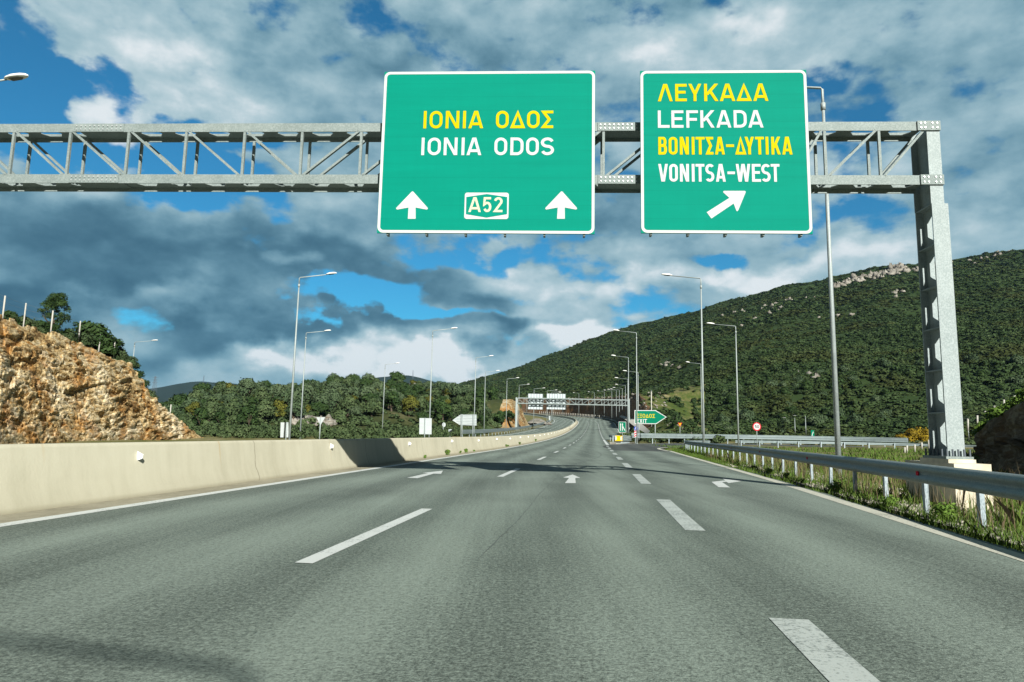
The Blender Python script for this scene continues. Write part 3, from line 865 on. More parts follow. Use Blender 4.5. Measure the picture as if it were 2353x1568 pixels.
def web(mb, L0, L1, d0, d1, q, th, pitch, to3, hexa=True):
    """castellated web between flanges: length L0..L1, depth d0..d1, with a hexagonal opening per pitch"""
    n = max(1, int(round((L1 - L0) / pitch))); pt = (L1 - L0) / n; dm = (d0 + d1) / 2; hh = (d1 - d0) * .29
    for i in range(n):
        a = L0 + i * pt; b = a + pt; m = (a + b) / 2; e = pt * .31; k = pt * .17
        hexp = [(m - e, dm), (m - k, dm - hh), (m + k, dm - hh), (m + e, dm), (m + k, dm + hh), (m - k, dm + hh)]
        ow = [(a, dm), (a, d0), (b, d0), (b, dm), (b, d1), (a, d1)]
        V = []
        for sgn in (-1, 1):
            V += [to3(x, y, sgn * th / 2) for x, y in ow] + [to3(x, y, sgn * th / 2) for x, y in hexp]
        F = []
        for s in (0, 12):
            for j in range(6):
                jj = (j + 1) % 6; f = (s + j, s + jj, s + 6 + jj, s + 6 + j); F.append(f if s == 0 else f[::-1])
        F += [(6 + j, 6 + (j + 1) % 6, 18 + (j + 1) % 6, 18 + j) for j in range(6)]
        mb.add(V, F)


def chord(root, name, u0, u1, z0, z1, dep, fl=.02, pitch=.75, holes=True):
    mb = MB(); mb.box(u0, u1, 0, fl, z0, z1); mb.box(u0, u1, dep - fl, dep, z0, z1)
    zm = (z0 + z1) / 2
    if holes: web(mb, u0, u1, fl, dep - fl, 0, .014, pitch, lambda x, y, s: (x, y, zm + s))
    else: mb.box(u0, u1, fl, dep - fl, zm - .007, zm + .007)
    return mb.build(name, M_GALV, root)


def bolts(mb, us, zs, y, r=.014, d=.016):
    for u in us:
        for z in zs:
            mb.tube([(u, y, z), (u, y - d, z)], r, 6)


def splice(root, u0, u1, z0, z1, dep, n):
    mb = MB(); mb.box(u0, u1, -.014, 0, z0 + .004, z1 - .004); mb.box(u0 + .02, u1 - .02, .02, dep - .02, (z0 + z1) / 2 - .024, (z0 + z1) / 2 - .009)
    nf = len(mb.f); bolts(mb, np.linspace(u0 + .06, u1 - .06, n), (z0 + .055, z1 - .055), -.014)
    mb.build('splice_plate', [M_GALV, M_BOLT], root, split=nf)


def column(root, u0, H1, ztop, dep, wl=.31, wu=.25):
    """castellated column; front flange at y=0"""
    mb = MB()
    for y in (0, dep - .02):
        mb.box(u0, u0 + wl, y, y + .022, .86, H1)
    um = u0 + wl / 2
    web(mb, .86, H1, .022, dep - .02, 0, .016, .86, lambda x, y, s: (um + s, y, x))
    for k in range(1, 6):
        z = .86 + (H1 - .86) * k / 6 + .0
        mb.box(u0 + .012, um - .009, .023, dep - .021, z - .008, z + .008)
        mb.box(um + .009, u0 + wl - .012, .023, dep - .021, z - .008, z + .008)
    mb.build('column', M_COLUMN, root)
    mb = MB()
    for y in (0, dep - .02): mb.box(u0 - .01, u0 - .01 + wu, y, y + .02, H1, ztop)
    uu = u0 - .01 + wu / 2
    mb.box(uu - .008, uu + .008, .02, dep - .02, H1 + .002, ztop - .01)
    for z in (H1 - .01,): mb.box(u0 + .01, u0 + wl - .01, .024, dep - .024, z, z + .02)
    mb.build('column_head', M_COLUMN, root)
    mb = MB(); mb.box(u0 - .09, u0 + wl + .09, -.1, dep + .1, .81, .858); nf = len(mb.f)
    for y in (-.06, dep + .05):
        for u in np.linspace(u0 - .05, u0 + wl + .05, 5): mb.tube([(u, y, .858), (u, y, .99)], .017, 8)
    for y in np.linspace(.1, dep - .08, 4):
        for u in (u0 - .05, u0 + wl + .05): mb.tube([(u, y, .858), (u, y, .99)], .017, 8)
    mb.build('base_plate', [M_GALV, M_MAST], root, split=nf)
    mb = MB(); mb.box(u0 - .09, u0 + wl + .09, -.16, dep + .2, .74, .809); mb.box(u0 - .10, u0 + wl + .24, -.34, dep + .75, -.25, .738)
    mb.build('footing', M_PED, root)


gan = thing('sign_gantry', 'galvanised truss gantry spanning the motorway with two green signs hung on it', 'gantry', GP, -GA)
BZ0, BZ1, TZ0, TZ1, DEP = 6.10, 6.29, 7.215, 7.40, .52
UL, UR = -24.7, .0
chord(gan, 'bottom_chord', UL + .3, UR, BZ0, BZ1, DEP); chord(gan, 'top_chord', UL + .3, UR, TZ0, TZ1, DEP)
vx = [on_gantry(x, 350)[0] for x in (25.4, 156.3, 291, 423.8, 558.6, 691.4, 828)]
st = np.mean(np.diff(vx)); us = sorted([vx[0] - st * k for k in range(1, 8)] + vx)
rxs = [on_gantry(x, 350)[0] for x in (1896.8, 2022.5)]
k = us[-1] + st
while k < rxs[0] - .5: us.append(k); k += st
us += rxs
us = [u for u in us if u > UL + .5]
mid = vx[5]
for y in (.03, DEP - .03):
    for u in us:
        MB().bar((u, y, BZ1), (u, y, TZ0), .05, .05, (0, 1, 0)).build('upright', M_GALV, gan)
    ends = us + [UR + .02]
    for i in range(len(ends) - 1):
        a, b = ends[i] + .06, ends[i + 1] - .06
        if ends[i] < mid - .1: p, q = (a, y, TZ0 + .01), (b, y, BZ1 - .01)
        else: p, q = (a, y, BZ1 - .01), (b, y, TZ0 + .01)
        MB().bar(p, q, .045, .06, (0, 1, 0)).build('diagonal', M_GALV, gan)
sp1 = [on_gantry(x, 290)[0] for x in (172, 286)]; sp2 = [on_gantry(x, 412)[0] for x in (159, 273)]
splice(gan, *sp1, TZ0, TZ1, DEP, 11); splice(gan, *sp2, BZ0, BZ1, DEP, 11)
sp1 = [on_gantry(x, 290)[0] for x in (1373, 1500)]; sp2 = [on_gantry(x, 412)[0] for x in (1374, 1500)]
splice(gan, *sp1, TZ0, TZ1, DEP, 12); splice(gan, *sp2, BZ0, BZ1, DEP, 12)
column(gan, .02, 5.72, 7.39, DEP + .08); column(gan, UL, 5.72, 7.39, DEP + .08)
for (z0, z1) in ((TZ0 - .005, TZ1 + .005), (BZ0 - .005, BZ1 + .005)):
    mb = MB(); mb.box(-.17, .27, -.03, -.001, z0, z1); nf = len(mb.f); bolts(mb, (-.11, -.03, .11, .2), (z0 + .05, z1 - .05), -.03); mb.build('end_plate', [M_GALV, M_BOLT], gan, split=nf)

SW = -.20                                     # sign face this far in front of the truss


def gantry_sign(name, label, px, fill):
    (x0, y0, x1, y1, x2, y2, x3, y3) = px     # top-left, top-right, bottom-left, bottom-right
    tl, tr, bl, br = (on_gantry(a, b, SW) for a, b in ((x0, y0), (x1, y1), (x2, y2), (x3, y3)))
    u0, u1 = (tl[0] + bl[0]) / 2, (tr[0] + br[0]) / 2; z0, z1 = (bl[1] + br[1]) / 2, (tl[1] + tr[1]) / 2
    root = thing(name, label, 'road sign', GP + GN * SW + GG * u0 + np.array([0, 0, z0]), -GA)
    W, H = u1 - u0, z1 - z0
    MB().box(0, W, 0, .03, 0, H).build('panel', M_GREEN, root)
    mb = MB(); bw = .055
    o = rrect(.004, W - .004, .004, H - .004, .12); i = rrect(bw + .004, W - bw - .004, bw + .004, H - bw - .004, .07); n = len(o)
    mb.add([(a, -.004, b) for a, b in o + i], [(k, n + k, n + (k + 1) % n, (k + 1) % n)[::-1] for k in range(n)]); mb.build('border', M_SWHITE, root)
    mb = MB()
    for k in range(int(W / .62)):
        u = .2 + k * (W - .4) / (int(W / .62) - 1); mb.box(u - .02, u + .02, .03, .17, -.03, H + .01)
    mb.build('bracket', M_GALV, root)

    def loc(x, y):
        u, z = on_gantry(x, y, SW); return (u - u0, z - z0)
    fill(root, loc, lambda q: (q[0], -.005, q[1]), W, H)
    return root


def mk_line(root, loc, fx, chars, ya, yb, conv, t, m, name='lettering'):
    cx = lambda x: conv[0] + conv[2] * x; cy = lambda y: conv[1] + conv[2] * y
    ym = (ya + yb) / 2; z1 = loc(cx(1000), cy(ya))[1]; z0 = loc(cx(1000), cy(yb))[1]
    it = [(c, loc(cx(a), cy(ym))[0], loc(cx(b), cy(ym))[0]) for c, a, b in chars]
    return text(it, z0, z1, t, fx, name, m, root)


def fill1(root, loc, fx, W, H):
    cv = (850.2, 137.9, .2638)
    mk_line(root, loc, fx, [('I', 465, 495), ('O', 520, 632), ('N', 660, 778), ('I', 810, 836), ('A', 858, 988), ('O', 1098, 1208), ('Δ', 1222, 1352), ('O', 1368, 1477), ('Σ', 1495, 1596)], 445, 597, cv, .158, M_YELLOW)
    mk_line(root, loc, fx, [('I', 448, 475), ('O', 503, 617), ('N', 643, 762), ('I', 797, 824), ('A', 842, 972), ('O', 1084, 1195), ('D', 1223, 1337), ('O', 1360, 1470), ('S', 1488, 1603)], 678, 831, cv, .158, M_SWHITE)
    P_ = lambda x, y: loc(cv[0] + cv[2] * x, cv[1] + cv[2] * y)
    mb = MB(); a = P_(820, 1386); b = P_(1210, 1158); o = rrect(a[0], b[0], a[1], b[1], .05)
    flat(mb, o, -.005); mb.build('route_plate', M_SWHITE, root)
    mb = MB(); flat(mb, [P_(*q) for q in ((836, 1345), (1015, 1375), (1194, 1345), (1195, 1196), (1018, 1170), (840, 1196))], -.009); mb.build('route_shield', M_GREEN, root)
    mk_line(root, loc, lambda q: (q[0], -.013, q[1]), [('A', 858, 968), ('5', 985, 1058), ('2', 1080, 1155)], 1198, 1328, cv, .15, M_CREAM)
    ar = [(330, 1385), (398, 1385), (397, 1287), (494, 1305), (504, 1300), (503, 1290), (378, 1149), (371, 1146), (364, 1149), (229, 1290), (228, 1300), (238, 1305), (336, 1287)]
    for dx in (0, 1299):
        mb = MB(); flat(mb, [P_(x + dx, y) for x, y in ar], -.005); mb.build('arrow', M_SWHITE, root)


def fill2(root, loc, fx, W, H):
    cv = (1344.3, 137.9, .2638)
    mk_line(root, loc, fx, [('Λ', 633, 763), ('E', 785, 885), ('Y', 900, 1013), ('K', 1037, 1160), ('A', 1172, 1307), ('Δ', 1318, 1450), ('A', 1463, 1595)], 210, 361, cv, .158, M_YELLOW)
    mk_line(root, loc, fx, [('L', 634, 736), ('E', 752, 857), ('F', 882, 984), ('K', 1004, 1127), ('A', 1142, 1273), ('D', 1294, 1407), ('A', 1420, 1553)], 441, 592, cv, .158, M_SWHITE)
    mk_line(root, loc, fx, [('B', 638, 713), ('O', 728, 805), ('N', 825, 903), ('I', 930, 952), ('T', 963, 1042), ('Σ', 1050, 1117), ('A', 1130, 1217), ('-', 1228, 1297), ('Δ', 1308, 1402), ('Y', 1390, 1472), ('T', 1482, 1558), ('I', 1573, 1597), ('K', 1622, 1703), ('A', 1715, 1805)], 672, 826, cv, .148, M_YELLOW)
    mk_line(root, loc, fx, [('V', 637, 722), ('O', 733, 808), ('N', 826, 905), ('I', 930, 953), ('T', 963, 1040), ('S', 1048, 1125), ('A', 1138, 1225), ('-', 1240, 1305), ('W', 1313, 1440), ('E', 1453, 1530), ('S', 1535, 1615), ('T', 1618, 1695)], 908, 1062, cv, .148, M_SWHITE)
    P_ = lambda x, y: loc(cv[0] + cv[2] * x, cv[1] + cv[2] * y)
    ar = [(1060, 1328), (1257, 1203), (1204, 1156), (1203, 1147), (1211, 1142), (1390, 1142), (1399, 1147), (1398, 1156), (1334, 1312), (1325, 1320), (1317, 1314), (1294, 1252), (1100, 1383)]
    mb = MB(); flat(mb, [P_(*q) for q in ar], -.005); mb.build('arrow', M_SWHITE, root)


gantry_sign('overhead_sign', 'wide green overhead sign reading IONIA ODOS with two straight arrows', (882, 164, 1367, 164, 868, 537, 1367, 537), fill1)
gantry_sign('overhead_sign', 'green overhead sign reading LEFKADA and VONITSA-WEST with a slanting arrow', (1471, 162, 1853, 162, 1473, 537, 1867, 537), fill2)

# ------------------------------------------------------------------ far gantry, seen from behind its signs
FY = 190.
fl_, fr_ = atY(1187.5, 985, FY), atY(1443, 985, FY)
fbase = Tz(fl_[0], FY); SPAN = fr_[0] - fl_[0]
fg = thing('sign_gantry', 'distant truss gantry carrying the backs of two signs over both carriageways', 'gantry', (fl_[0], FY, fbase), 0)
hz = lambda y, x=1300: atY(x, y, FY)[2] - fbase
T1, T0, B1, B0 = hz(915.8), hz(918.0), hz(928.0), hz(930.2)
for nm, z0, z1 in (('top_chord', T0, T1), ('bottom_chord', B0, B1)): chord(fg, nm, 0, SPAN, z0, z1, .9, .04, 1.1)
nv = 18; q = np.linspace(0, SPAN, nv)
for y in (.05, .85):
    for i, u in enumerate(q):
        MB().bar((u, y, B1), (u, y, T0), .08, .08, (0, 1, 0)).build('upright', M_GALV, fg)
        if i < nv - 1:
            a, b = (T0, B1) if u < SPAN / 2 else (B1, T0)
            MB().bar((u + .1, y, a), (q[i + 1] - .1, y, b), .07, .08, (0, 1, 0)).build('diagonal', M_GALV, fg)
for u in (-.45, SPAN - .1):
    mb = MB(); mb.box(u, u + .6, 0, .05, -.3, T1); mb.box(u, u + .6, .85, .9, -.3, T1); mb.box(u + .28, u + .32, .05, .85, -.3, T1 - .05)
    mb.build('column', M_COLUMN, fg)
for (xa, xb, lab) in ((1213, 1247.7, 'narrower grey sign back hung on the distant gantry'), (1256, 1299.8, 'wider grey sign back hung on the distant gantry')):
    a = atY(xa, 940.6, FY + 1.25); b = atY(xb, 905.8, FY + 1.25); W, H = b[0] - a[0], b[2] - a[2]
    r = thing('reversed_sign', lab, 'road sign', a, 0)
    MB().box(0, W, 0, .06, 0, H).build('panel', M_GREYD, r)
    mb = MB(); n = 5 if W < 4.5 else 7
    for k in range(n + 1):
        u = .05 + k * (W - .1) / n; mb.box(u - .06, u + .06, -.12, -.0, 0, H)
    mb.build('stiffener', M_RAIL, r)
    mb = MB()
    for z in (H * .32, H * .52, H * .68): mb.box(0, W, -.2, -.122, z - .06, z + .06)
    mb.build('bracket', M_GALV, r)

# ------------------------------------------------------------------ street lamps
def lamp_meshes():
    """pole 12 m, arm along +x"""
    out = []
    mb = MB(); mb.tube([(0, 0, 0), (0, 0, 11.35)], [.088, .048], 8); mb.box(-.2, .2, -.2, .2, 0, .03); out.append(('pole', mb, M_POLE))
    mb = MB(); mb.tube([(0, 0, 11.3), (0, 0, 11.95), (.05, 0, 12.0), (2.15, 0, 12.2)], [.045, .04, .038, .03], 8); mb.tube([(0, 0, 11.28), (0, 0, 11.5)], .078, 8); out.append(('arm', mb, M_POLE))
    V = []; n = 12; prof_ = [(0, .06, .05), (.08, .11, .08), (.3, .155, .115), (.55, .14, .11), (.72, .09, .08), (.8, .02, .03)]
    mb = MB(); F = []
    for x, ry, rz in prof_:
        for k in range(n):
            a = 2 * math.pi * k / n; zz = math.sin(a) * rz; V.append((2.1 + x, math.cos(a) * ry, 12.22 + x * .1 + (zz if zz > 0 else zz * .35)))
    for i in range(len(prof_) - 1):
        for k in range(n): F.append((i * n + k, i * n + (k + 1) % n, (i + 1) * n + (k + 1) % n, (i + 1) * n + k))
    F += [tuple(range(n - 1, -1, -1)), tuple((len(prof_) - 1) * n + k for k in range(n))]
    mb.add(V, F); out.append(('lamp_head', mb, M_LAMPW))
    mb = MB(); mb.add([(2.28 + .0, -.11, 12.195), (2.62, -.1, 12.225), (2.75, 0, 12.238), (2.62, .1, 12.225), (2.28, .11, 12.195)], [(0, 1, 2, 3, 4), (4, 3, 2, 1, 0)]); out.append(('lamp_glass', mb, M_LAMPG))
    return out


LAMP = None


def lamp(label, bx, by, tx, ty, rz, group, h=12., Y=None, base=None, sxy=1., arm=1.):
    """a lamp whose foot and head were surveyed; distance follows from its 12 m height"""
    global LAMP
    if base is None:
        e, d = ray(bx, by), ray(tx, ty)
        Y = Y or h / (d[2] - e[2]); b = EYEP + e * Y; top = EYEP + d * Y
        x, y = b[0], Y; zb = float(gz_at(x, y)[0]); hh = top[2] - zb
    else:
        x, y, zb, hh = base
    if LAMP is None:
        r = thing('street_lamp', label, 'street lamp', (x, y, zb), rz, group)
        hd = None
        for nm, mb, m in lamp_meshes():
            o = mb.build(nm, m, r, smooth=True)
            if nm == 'lamp_head': hd = o
        for o in list(r.children):
            if o.name.startswith('lamp_glass'): o.parent = hd
        LAMP = r
    else:
        r = copy_tree(LAMP); r.location = (x, y, zb); r.rotation_euler = (0, 0, rz); tag(r, label, 'street lamp', group)
    r.scale = (sxy * arm, sxy, hh / 12.)
    return r


RA = -HEAD; LA = math.pi - HEAD            # arm directions: over the carriageway from either side
gL, gR, gF = 'lamps along the opposing carriageway', 'lamps along the near carriageway', 'small lamps far down the curve'
lamp('big street lamp partly hidden behind the LEFKADA sign, nearest of its row', 1926, 1043, 1897, 203, LA, gR, Y=21.3)
lamp('lamp reaching in from beyond the edge of the photo, only its head showing', 0, 0, 0, 0, RA, gL, base=(-18.6, 21.0, -.1, 12.0))
lamp('street lamp behind the viewpoint, only its shadow lies on the near lane', 0, 0, 0, 0, LA, gR, base=(-1.22 - 12 * SX, 3.38 - 12 * SY, -.07, 12.07))
lamp('tallest lamp left of the median wall, thick pole beside a thinner one', 665, 1007, 690, 638, RA, gL)
lamp('thin lamp just behind the tallest one beyond the median wall', 689, 1007, 702, 765, RA + .05, gL)
lamp('lamp behind the wide blank sign back beyond the median wall', 986, 1000, 995, 760, RA, gL)
lamp('lamp standing in front of the round skyline tree on the wooded hill', 879, 978, 886, 838, RA, gL)
lamp('lamp beside the arrow shaped sign back beyond the median wall', 1089, 992, 1093, 822, RA, gL)
lamp('thin lamp just right of the arrow shaped sign back', 1112, 993, 1114, 855, RA, gL)
lamp('lamp left of the distant gantry before the wooded slope', 1162.7, 988, 1163.3, 871, RA, gL)
lamp('lamp standing against the foot column of the distant gantry', 1191.3, 984.8, 1194.5, 885.4, RA, gL)
for i, (a, b, c, d) in enumerate(((1226, 979.6, 1227.8, 893.7), (1256.5, 975.8, 1258.4, 898.2), (1267, 972, 1269, 901.4), (1270, 967, 1271.4, 904), (1210, 958.5, 1211, 909.8))):
    lamp('small lamp behind the distant sign backs, arm over the opposing lanes', a, b, c, d, RA + (.1 if i > 2 else 0), 'lamps behind the distant sign backs', sxy=1.25)
lamp('tall lamp right of the carriageway where the exit ramp guardrail begins', 1617, 1012, 1611, 640, LA, gR)
lamp('lamp on the exit ramp island right of the tall roadside lamp', 1697, 1022, 1692, 750, LA, gR)
lamp('short looking lamp showing its head just left of a taller lamp pole', 1612.7, 977.5, 1611, 836.5, LA, gR)
lamp('tall lamp whose pole crosses the green EXIT sign', 1463.6, 1004, 1463, 765, LA, gR, Y=84.)
lamp('lamp beside the right foot of the distant gantry', 1444.5, 990, 1444, 821.7, LA, gR, Y=114.)
lamp('thin lamp directly behind the pole that crosses the EXIT sign', 1467, 1003, 1466.5, 856, LA, gR)
lamp('lamp head appearing left of the far gantry foot lamp', 1443, 985, 1442, 871.5, LA, gR, Y=150.)
for i, (a, b, c, d) in enumerate(((1437.2, 968.7, 1436.2, 886), (1430, 968.7, 1430.4, 893), (1423.3, 969.4, 1423.7, 896.3), (1416.3, 968.7, 1416.7, 897), (1405.8, 963.6, 1405.8, 898.6), (1388.5, 957.2, 1388.8, 900.2), (1365.6, 954.6, 1366.3, 902), (1330, 952.7, 1330.4, 904), (1293, 952, 1293, 906))):
    lamp('small lamp in the long row along the shaded rock wall', a, b, c, d, LA + (.25 if i > 6 else 0), 'lamps along the shaded rock wall', sxy=1.2)
gs = 'small lamps on the local road'
lamp('short lamp at the wooded foot, arm over the local road', 578.6, 1009, 583.5, 938.6, RA, gs, Y=150., sxy=1.1)
lamp('short lamp peeping from behind the tallest lamp pole', 662, 1009, 663.6, 947, LA, gs, Y=165., sxy=1.1)
lamp('short lamp showing above the wide blank sign back', 975.5, 1003, 976, 946, RA, gs, Y=170., sxy=1.1)
lamp('short lamp beside a small round sign back on the local road', 1015.8, 985, 1016.3, 952.5, LA, gs, Y=200., sxy=1.1)
lamp('short lamp before the scrub slope, first of a pair', 1827.6, 1006, 1826.4, 961, LA - .9, gs, Y=150., sxy=1.1)
lamp('short lamp before the scrub slope, taller of a pair', 1852.6, 1010.8, 1849.7, 956, LA - .9, gs, Y=150., sxy=1.1)
lamp('short lamp among the fence posts on the dark bank', 2225, 990, 2221, 962, LA - .7, gs, Y=120.)
lamp('lamp head rising behind the orange rock face', 0, 0, 0, 0, RA, gL, base=(-44.5, 80., 1.2, 9.7))

# ------------------------------------------------------------------ guard rails
WB = [(-.015, .155), (.015, .150), (.075, .105), (.08, .06), (.015, .025), (.015, -.025), (.08, -.06), (.075, -.105), (.015, -.150), (-.015, -.155)]


def guardrail(label, path, side, post_gap, hgt=.62, group='guardrails', rails=(0,), name='guardrail', post_w=.06, post_h=.11, refl=0, zfun=None, start=.65, gauge=1.0):
    """path: list of xy; side=+1 when the road lies to the left of the path direction"""
    p = np.asarray(path, float); p = smooth_path(p, max(8, int(np.linalg.norm(np.diff(p, axis=0), axis=1).sum() / 1.2)))
    z = T(p[:, 0], p[:, 1]) if zfun is None else zfun(p[:, 0], p[:, 1])
    root = thing(name, label, 'guardrail', (p[0, 0], p[0, 1], z[0]), 0, group); o3 = np.array([p[0, 0], p[0, 1], z[0]])
    dd = np.gradient(p, axis=0); dd /= np.linalg.norm(dd, axis=1)[:, None]; nn = np.stack([-dd[:, 1], dd[:, 0]], -1) * side
    for rh in rails:
        V = []; n = len(WB)
        for i in range(len(p)):
            for (a, b) in WB: V.append(np.array([p[i, 0] + nn[i, 0] * (a + .07), p[i, 1] + nn[i, 1] * (a + .07), z[i] + hgt + rh + b * gauge]) - o3)
        F = [(i * n + k, i * n + k + 1, (i + 1) * n + k + 1, (i + 1) * n + k) for i in range(len(p) - 1) for k in range(n - 1)]
        np_mesh('rail', V, F, M_RAIL, root)
    L = np.r_[0, np.cumsum(np.linalg.norm(np.diff(p, axis=0), axis=1))]
    proto = None
    pos = np.arange(start, L[-1], post_gap)[:98]
    for k, l in enumerate(pos):
        x, y, zz = (np.interp(l, L, c) for c in (p[:, 0], p[:, 1], z)); a = math.atan2(np.interp(l, L, dd[:, 1]), np.interp(l, L, dd[:, 0]))
        if proto is None:
            mb = MB(); hw, hh = post_h / 2, post_w / 2
            mb.box(-hw, hw, -hh, hh, -.5, hgt + .1 + max(rails)); proto = mb.build('post', M_POST, root); o = proto
        else:
            o = proto.copy(); col.objects.link(o); o.parent = root
        o.location = np.array([x, y, zz]) - o3; o.rotation_euler = (0, 0, a)
        if refl and k % refl == 1:
            nx, ny = -math.sin(a) * side, math.cos(a) * side
            mb = MB(); mb.box(-.05, .05, -.006, .006, -.035, .035); q = mb.build('rail_reflector', M_RED, root); q.location = np.array([x + nx * .105, y + ny * .105, zz + hgt]) - o3; q.rotation_euler = (0, 0, a)
    return root


NEAR = [(1.0, -14), (2.5, -8), (4.3, 0), (6.26, 8.83), (7.35, 14), (8.6, 20.5), (10.6, 31), (12.9, 45), (14.9, 58), (16.6, 64), (20, 68.5)]
guardrail('near steel guardrail on pale posts along the grassy verge', NEAR, 1, 1.98, .60, refl=4, start=.3)
OUTR = smooth_path([(15.1, 86.0), (21, 88.8), (32, 94.3), (44, 93.5), (52, 90)], 50)
guardrail('guardrail running from the crash cushion along the outer edge of the ramp', OUTR, -1, 2.6, .66, zfun=lambda x, y: T(x, y) + .1, rails=(0, .3))
INR = smooth_path([(24, 73.2), (32, 76.2), (43, 75.4), (52.5, 69), (60, 57.5), (64, 45)], 50)
guardrail('guardrail along the inner edge of the curving exit ramp', INR, 1, 2.6, .62)
s_ = np.arange(92, 440, 6.); pr = P(s_, right_edge(s_) + .9)[:, :2]
guardrail('far guardrail along the outside of the bend', pr, 1, 4.0, .62)
s_ = np.arange(100, 430, 6.); plf = P(s_, np.interp(s_, [60, 85, 110, 150, 430], [-21, -18.2, -16.3, -15.9, -15.9]))[:, :2]
guardrail('guardrail on the far side of the opposing carriageway', plf, -1, 4.0, .66, rails=(0, .3))
# picket screen at the foot of the shaded rock wall
s_ = np.arange(225, 440, 2.4); pp = P(s_, right_edge(s_) + 2.6)
fr = thing('picket_fence', 'row of white pickets along the foot of the shaded rock wall', 'fence', pp[0])
mb = MB(); mb.bar((0, 0, .0), (0, 0, 1.75), .24, .12, (0, 1, 0)); proto = mb.build('picket', M_FPOST, fr)
for q in pp[1:90]:
    o = proto.copy(); col.objects.link(o); o.parent = fr; o.location = q - pp[0]
mb = MB()
for z in (.5, 1.3): mb.tube([q - pp[0] + (0, 0, z) for q in pp], .03, 4)
mb.build('wire', M_WIRE, fr)
# crash cushion
cc = atY(1421.5, 1021.5, 80.); cz = Tz(cc[0], cc[1])
cu = thing('crash_cushion', 'yellow fronted crash cushion with white arrows in the gore', 'crash cushion', (cc[0], cc[1], cz), -.36)
mb = MB(); mb.box(-.40, .40, -.05, .25, .32, .92); nose = mb.build('nose', M_SYEL, cu)
mb = MB()
for s in (-1, 1):
    flat(mb, [(s * .40, .36), (s * .22, .45), (s * .22, .80), (s * .40, .88)], -.054)
mb.build('chevron', M_SWHITE, nose)
for k, z in enumerate((.42, .62, .82)):
    mb = MB()
    for s in (-1, 1): mb.bar((s * .42, .26, z), (s * .5, 5.4, z), .05, .14)
    mb.build('rail', M_RAIL, cu)
for k in range(7):
    MB().box(-.34, .34, .25 + .75 * k, .33 + .75 * k, 0, .34).build('leg', M_POST, cu)
mb = MB(); mb.box(-.56, .56, 5.42, 5.5, .3, .95); mb.build('backstop', M_GALV, cu)

# ------------------------------------------------------------------ small signs
def sign_root(name, label, x, y, Y, rz=0, zlift=0.):
    p = atY(x, y, Y); g = float(gz_at(p[0], p[1])[0])
    return thing(name, label, 'road sign', (p[0], Y, g), rz), p, g


def post(root, x, z1, r=.04, y=.05, name='post'): MB().tube([(x, y, -.2), (x, y, z1)], r, 8).build(name, M_POLE, root, True)


# EXIT sign
EY = 88.
r, p, g = sign_root('exit_sign', 'green arrow shaped sign reading EXIT in Greek and English', 1457, 990, EY)
e6 = lambda cx, cy: (lambda q: (q[0] - p[0], q[2] - g))(atY(1350 + .1282 * cx, 861.7 + .1282 * cy, EY))
out = [e6(*q) for q in ((842, 880), (1232, 882), (1420, 757), (1222, 634), (842, 634))]
mb = MB(); mb.prism(out, 0, .05); mb.build('panel', M_SWHITE, r)
inn = [e6(*q) for q in ((855, 869), (1228, 870), (1402, 757), (1216, 646), (855, 646))]
mb = MB(); flat(mb, inn, -.005); mb.build('face', M_GREEN2, r)
it = [(c, e6(a, 0)[0], e6(b, 0)[0]) for c, a, b in (('E', 882, 918), ('Ξ', 930, 972), ('O', 982, 1030), ('Δ', 1038, 1092), ('O', 1100, 1146), ('Σ', 1155, 1202))]
text(it, e6(0, 748)[1], e6(0, 680)[1], .15, lambda q: (q[0], -.01, q[1]), 'lettering', M_YELLOW, r)
it = [(c, e6(a, 0)[0], e6(b, 0)[0]) for c, a, b in (('E', 882, 920), ('X', 930, 978), ('I', 990, 1002), ('T', 1012, 1060))]
text(it, e6(0, 843)[1], e6(0, 772)[1], .16, lambda q: (q[0], -.01, q[1]), 'lettering', M_SWHITE, r)
for cx in (918, 1208): post(r, e6(cx, 0)[0], e6(0, 700)[1], .06, .12)
# merge sign
MY = 104.
r, p, g = sign_root('merge_sign', 'small green sign with two merging white arrows beside the gore', 1430, 990, MY, -.05)
e6 = lambda cx, cy: (lambda q: (q[0] - p[0], q[2] - g))(atY(1350 + .1282 * cx, 861.7 + .1282 * cy, MY))
a, b = e6(560, 1030), e6(692, 842)
MB().box(a[0], b[0], 0, .04, a[1], b[1]).build('panel', M_SWHITE, r)
mb = MB(); flat(mb, [(a[0] + .05, a[1] + .05), (b[0] - .05, a[1] + .05), (b[0] - .05, b[1] - .05), (a[0] + .05, b[1] - .05)], -.005); mb.build('face', M_GREEN2, r)
mb = MB(); fx = lambda q: (q[0], -.01, q[1]); wd = .11
stroke(mb, [e6(592, 1002), e6(592, 885)], 0, wd, fx); stroke(mb, [e6(626, 1002), e6(626, 885)], 0, wd, fx); stroke(mb, [e6(628, 915), e6(670, 1000)], 0, wd, fx)
for c in (592, 626): flat(mb, [e6(c - 13, 890), e6(c + 13, 890), e6(c, 866)], -.0105)
mb.build('arrow', M_SWHITE, r); post(r, (a[0] + b[0]) / 2, b[1], .05, .09)
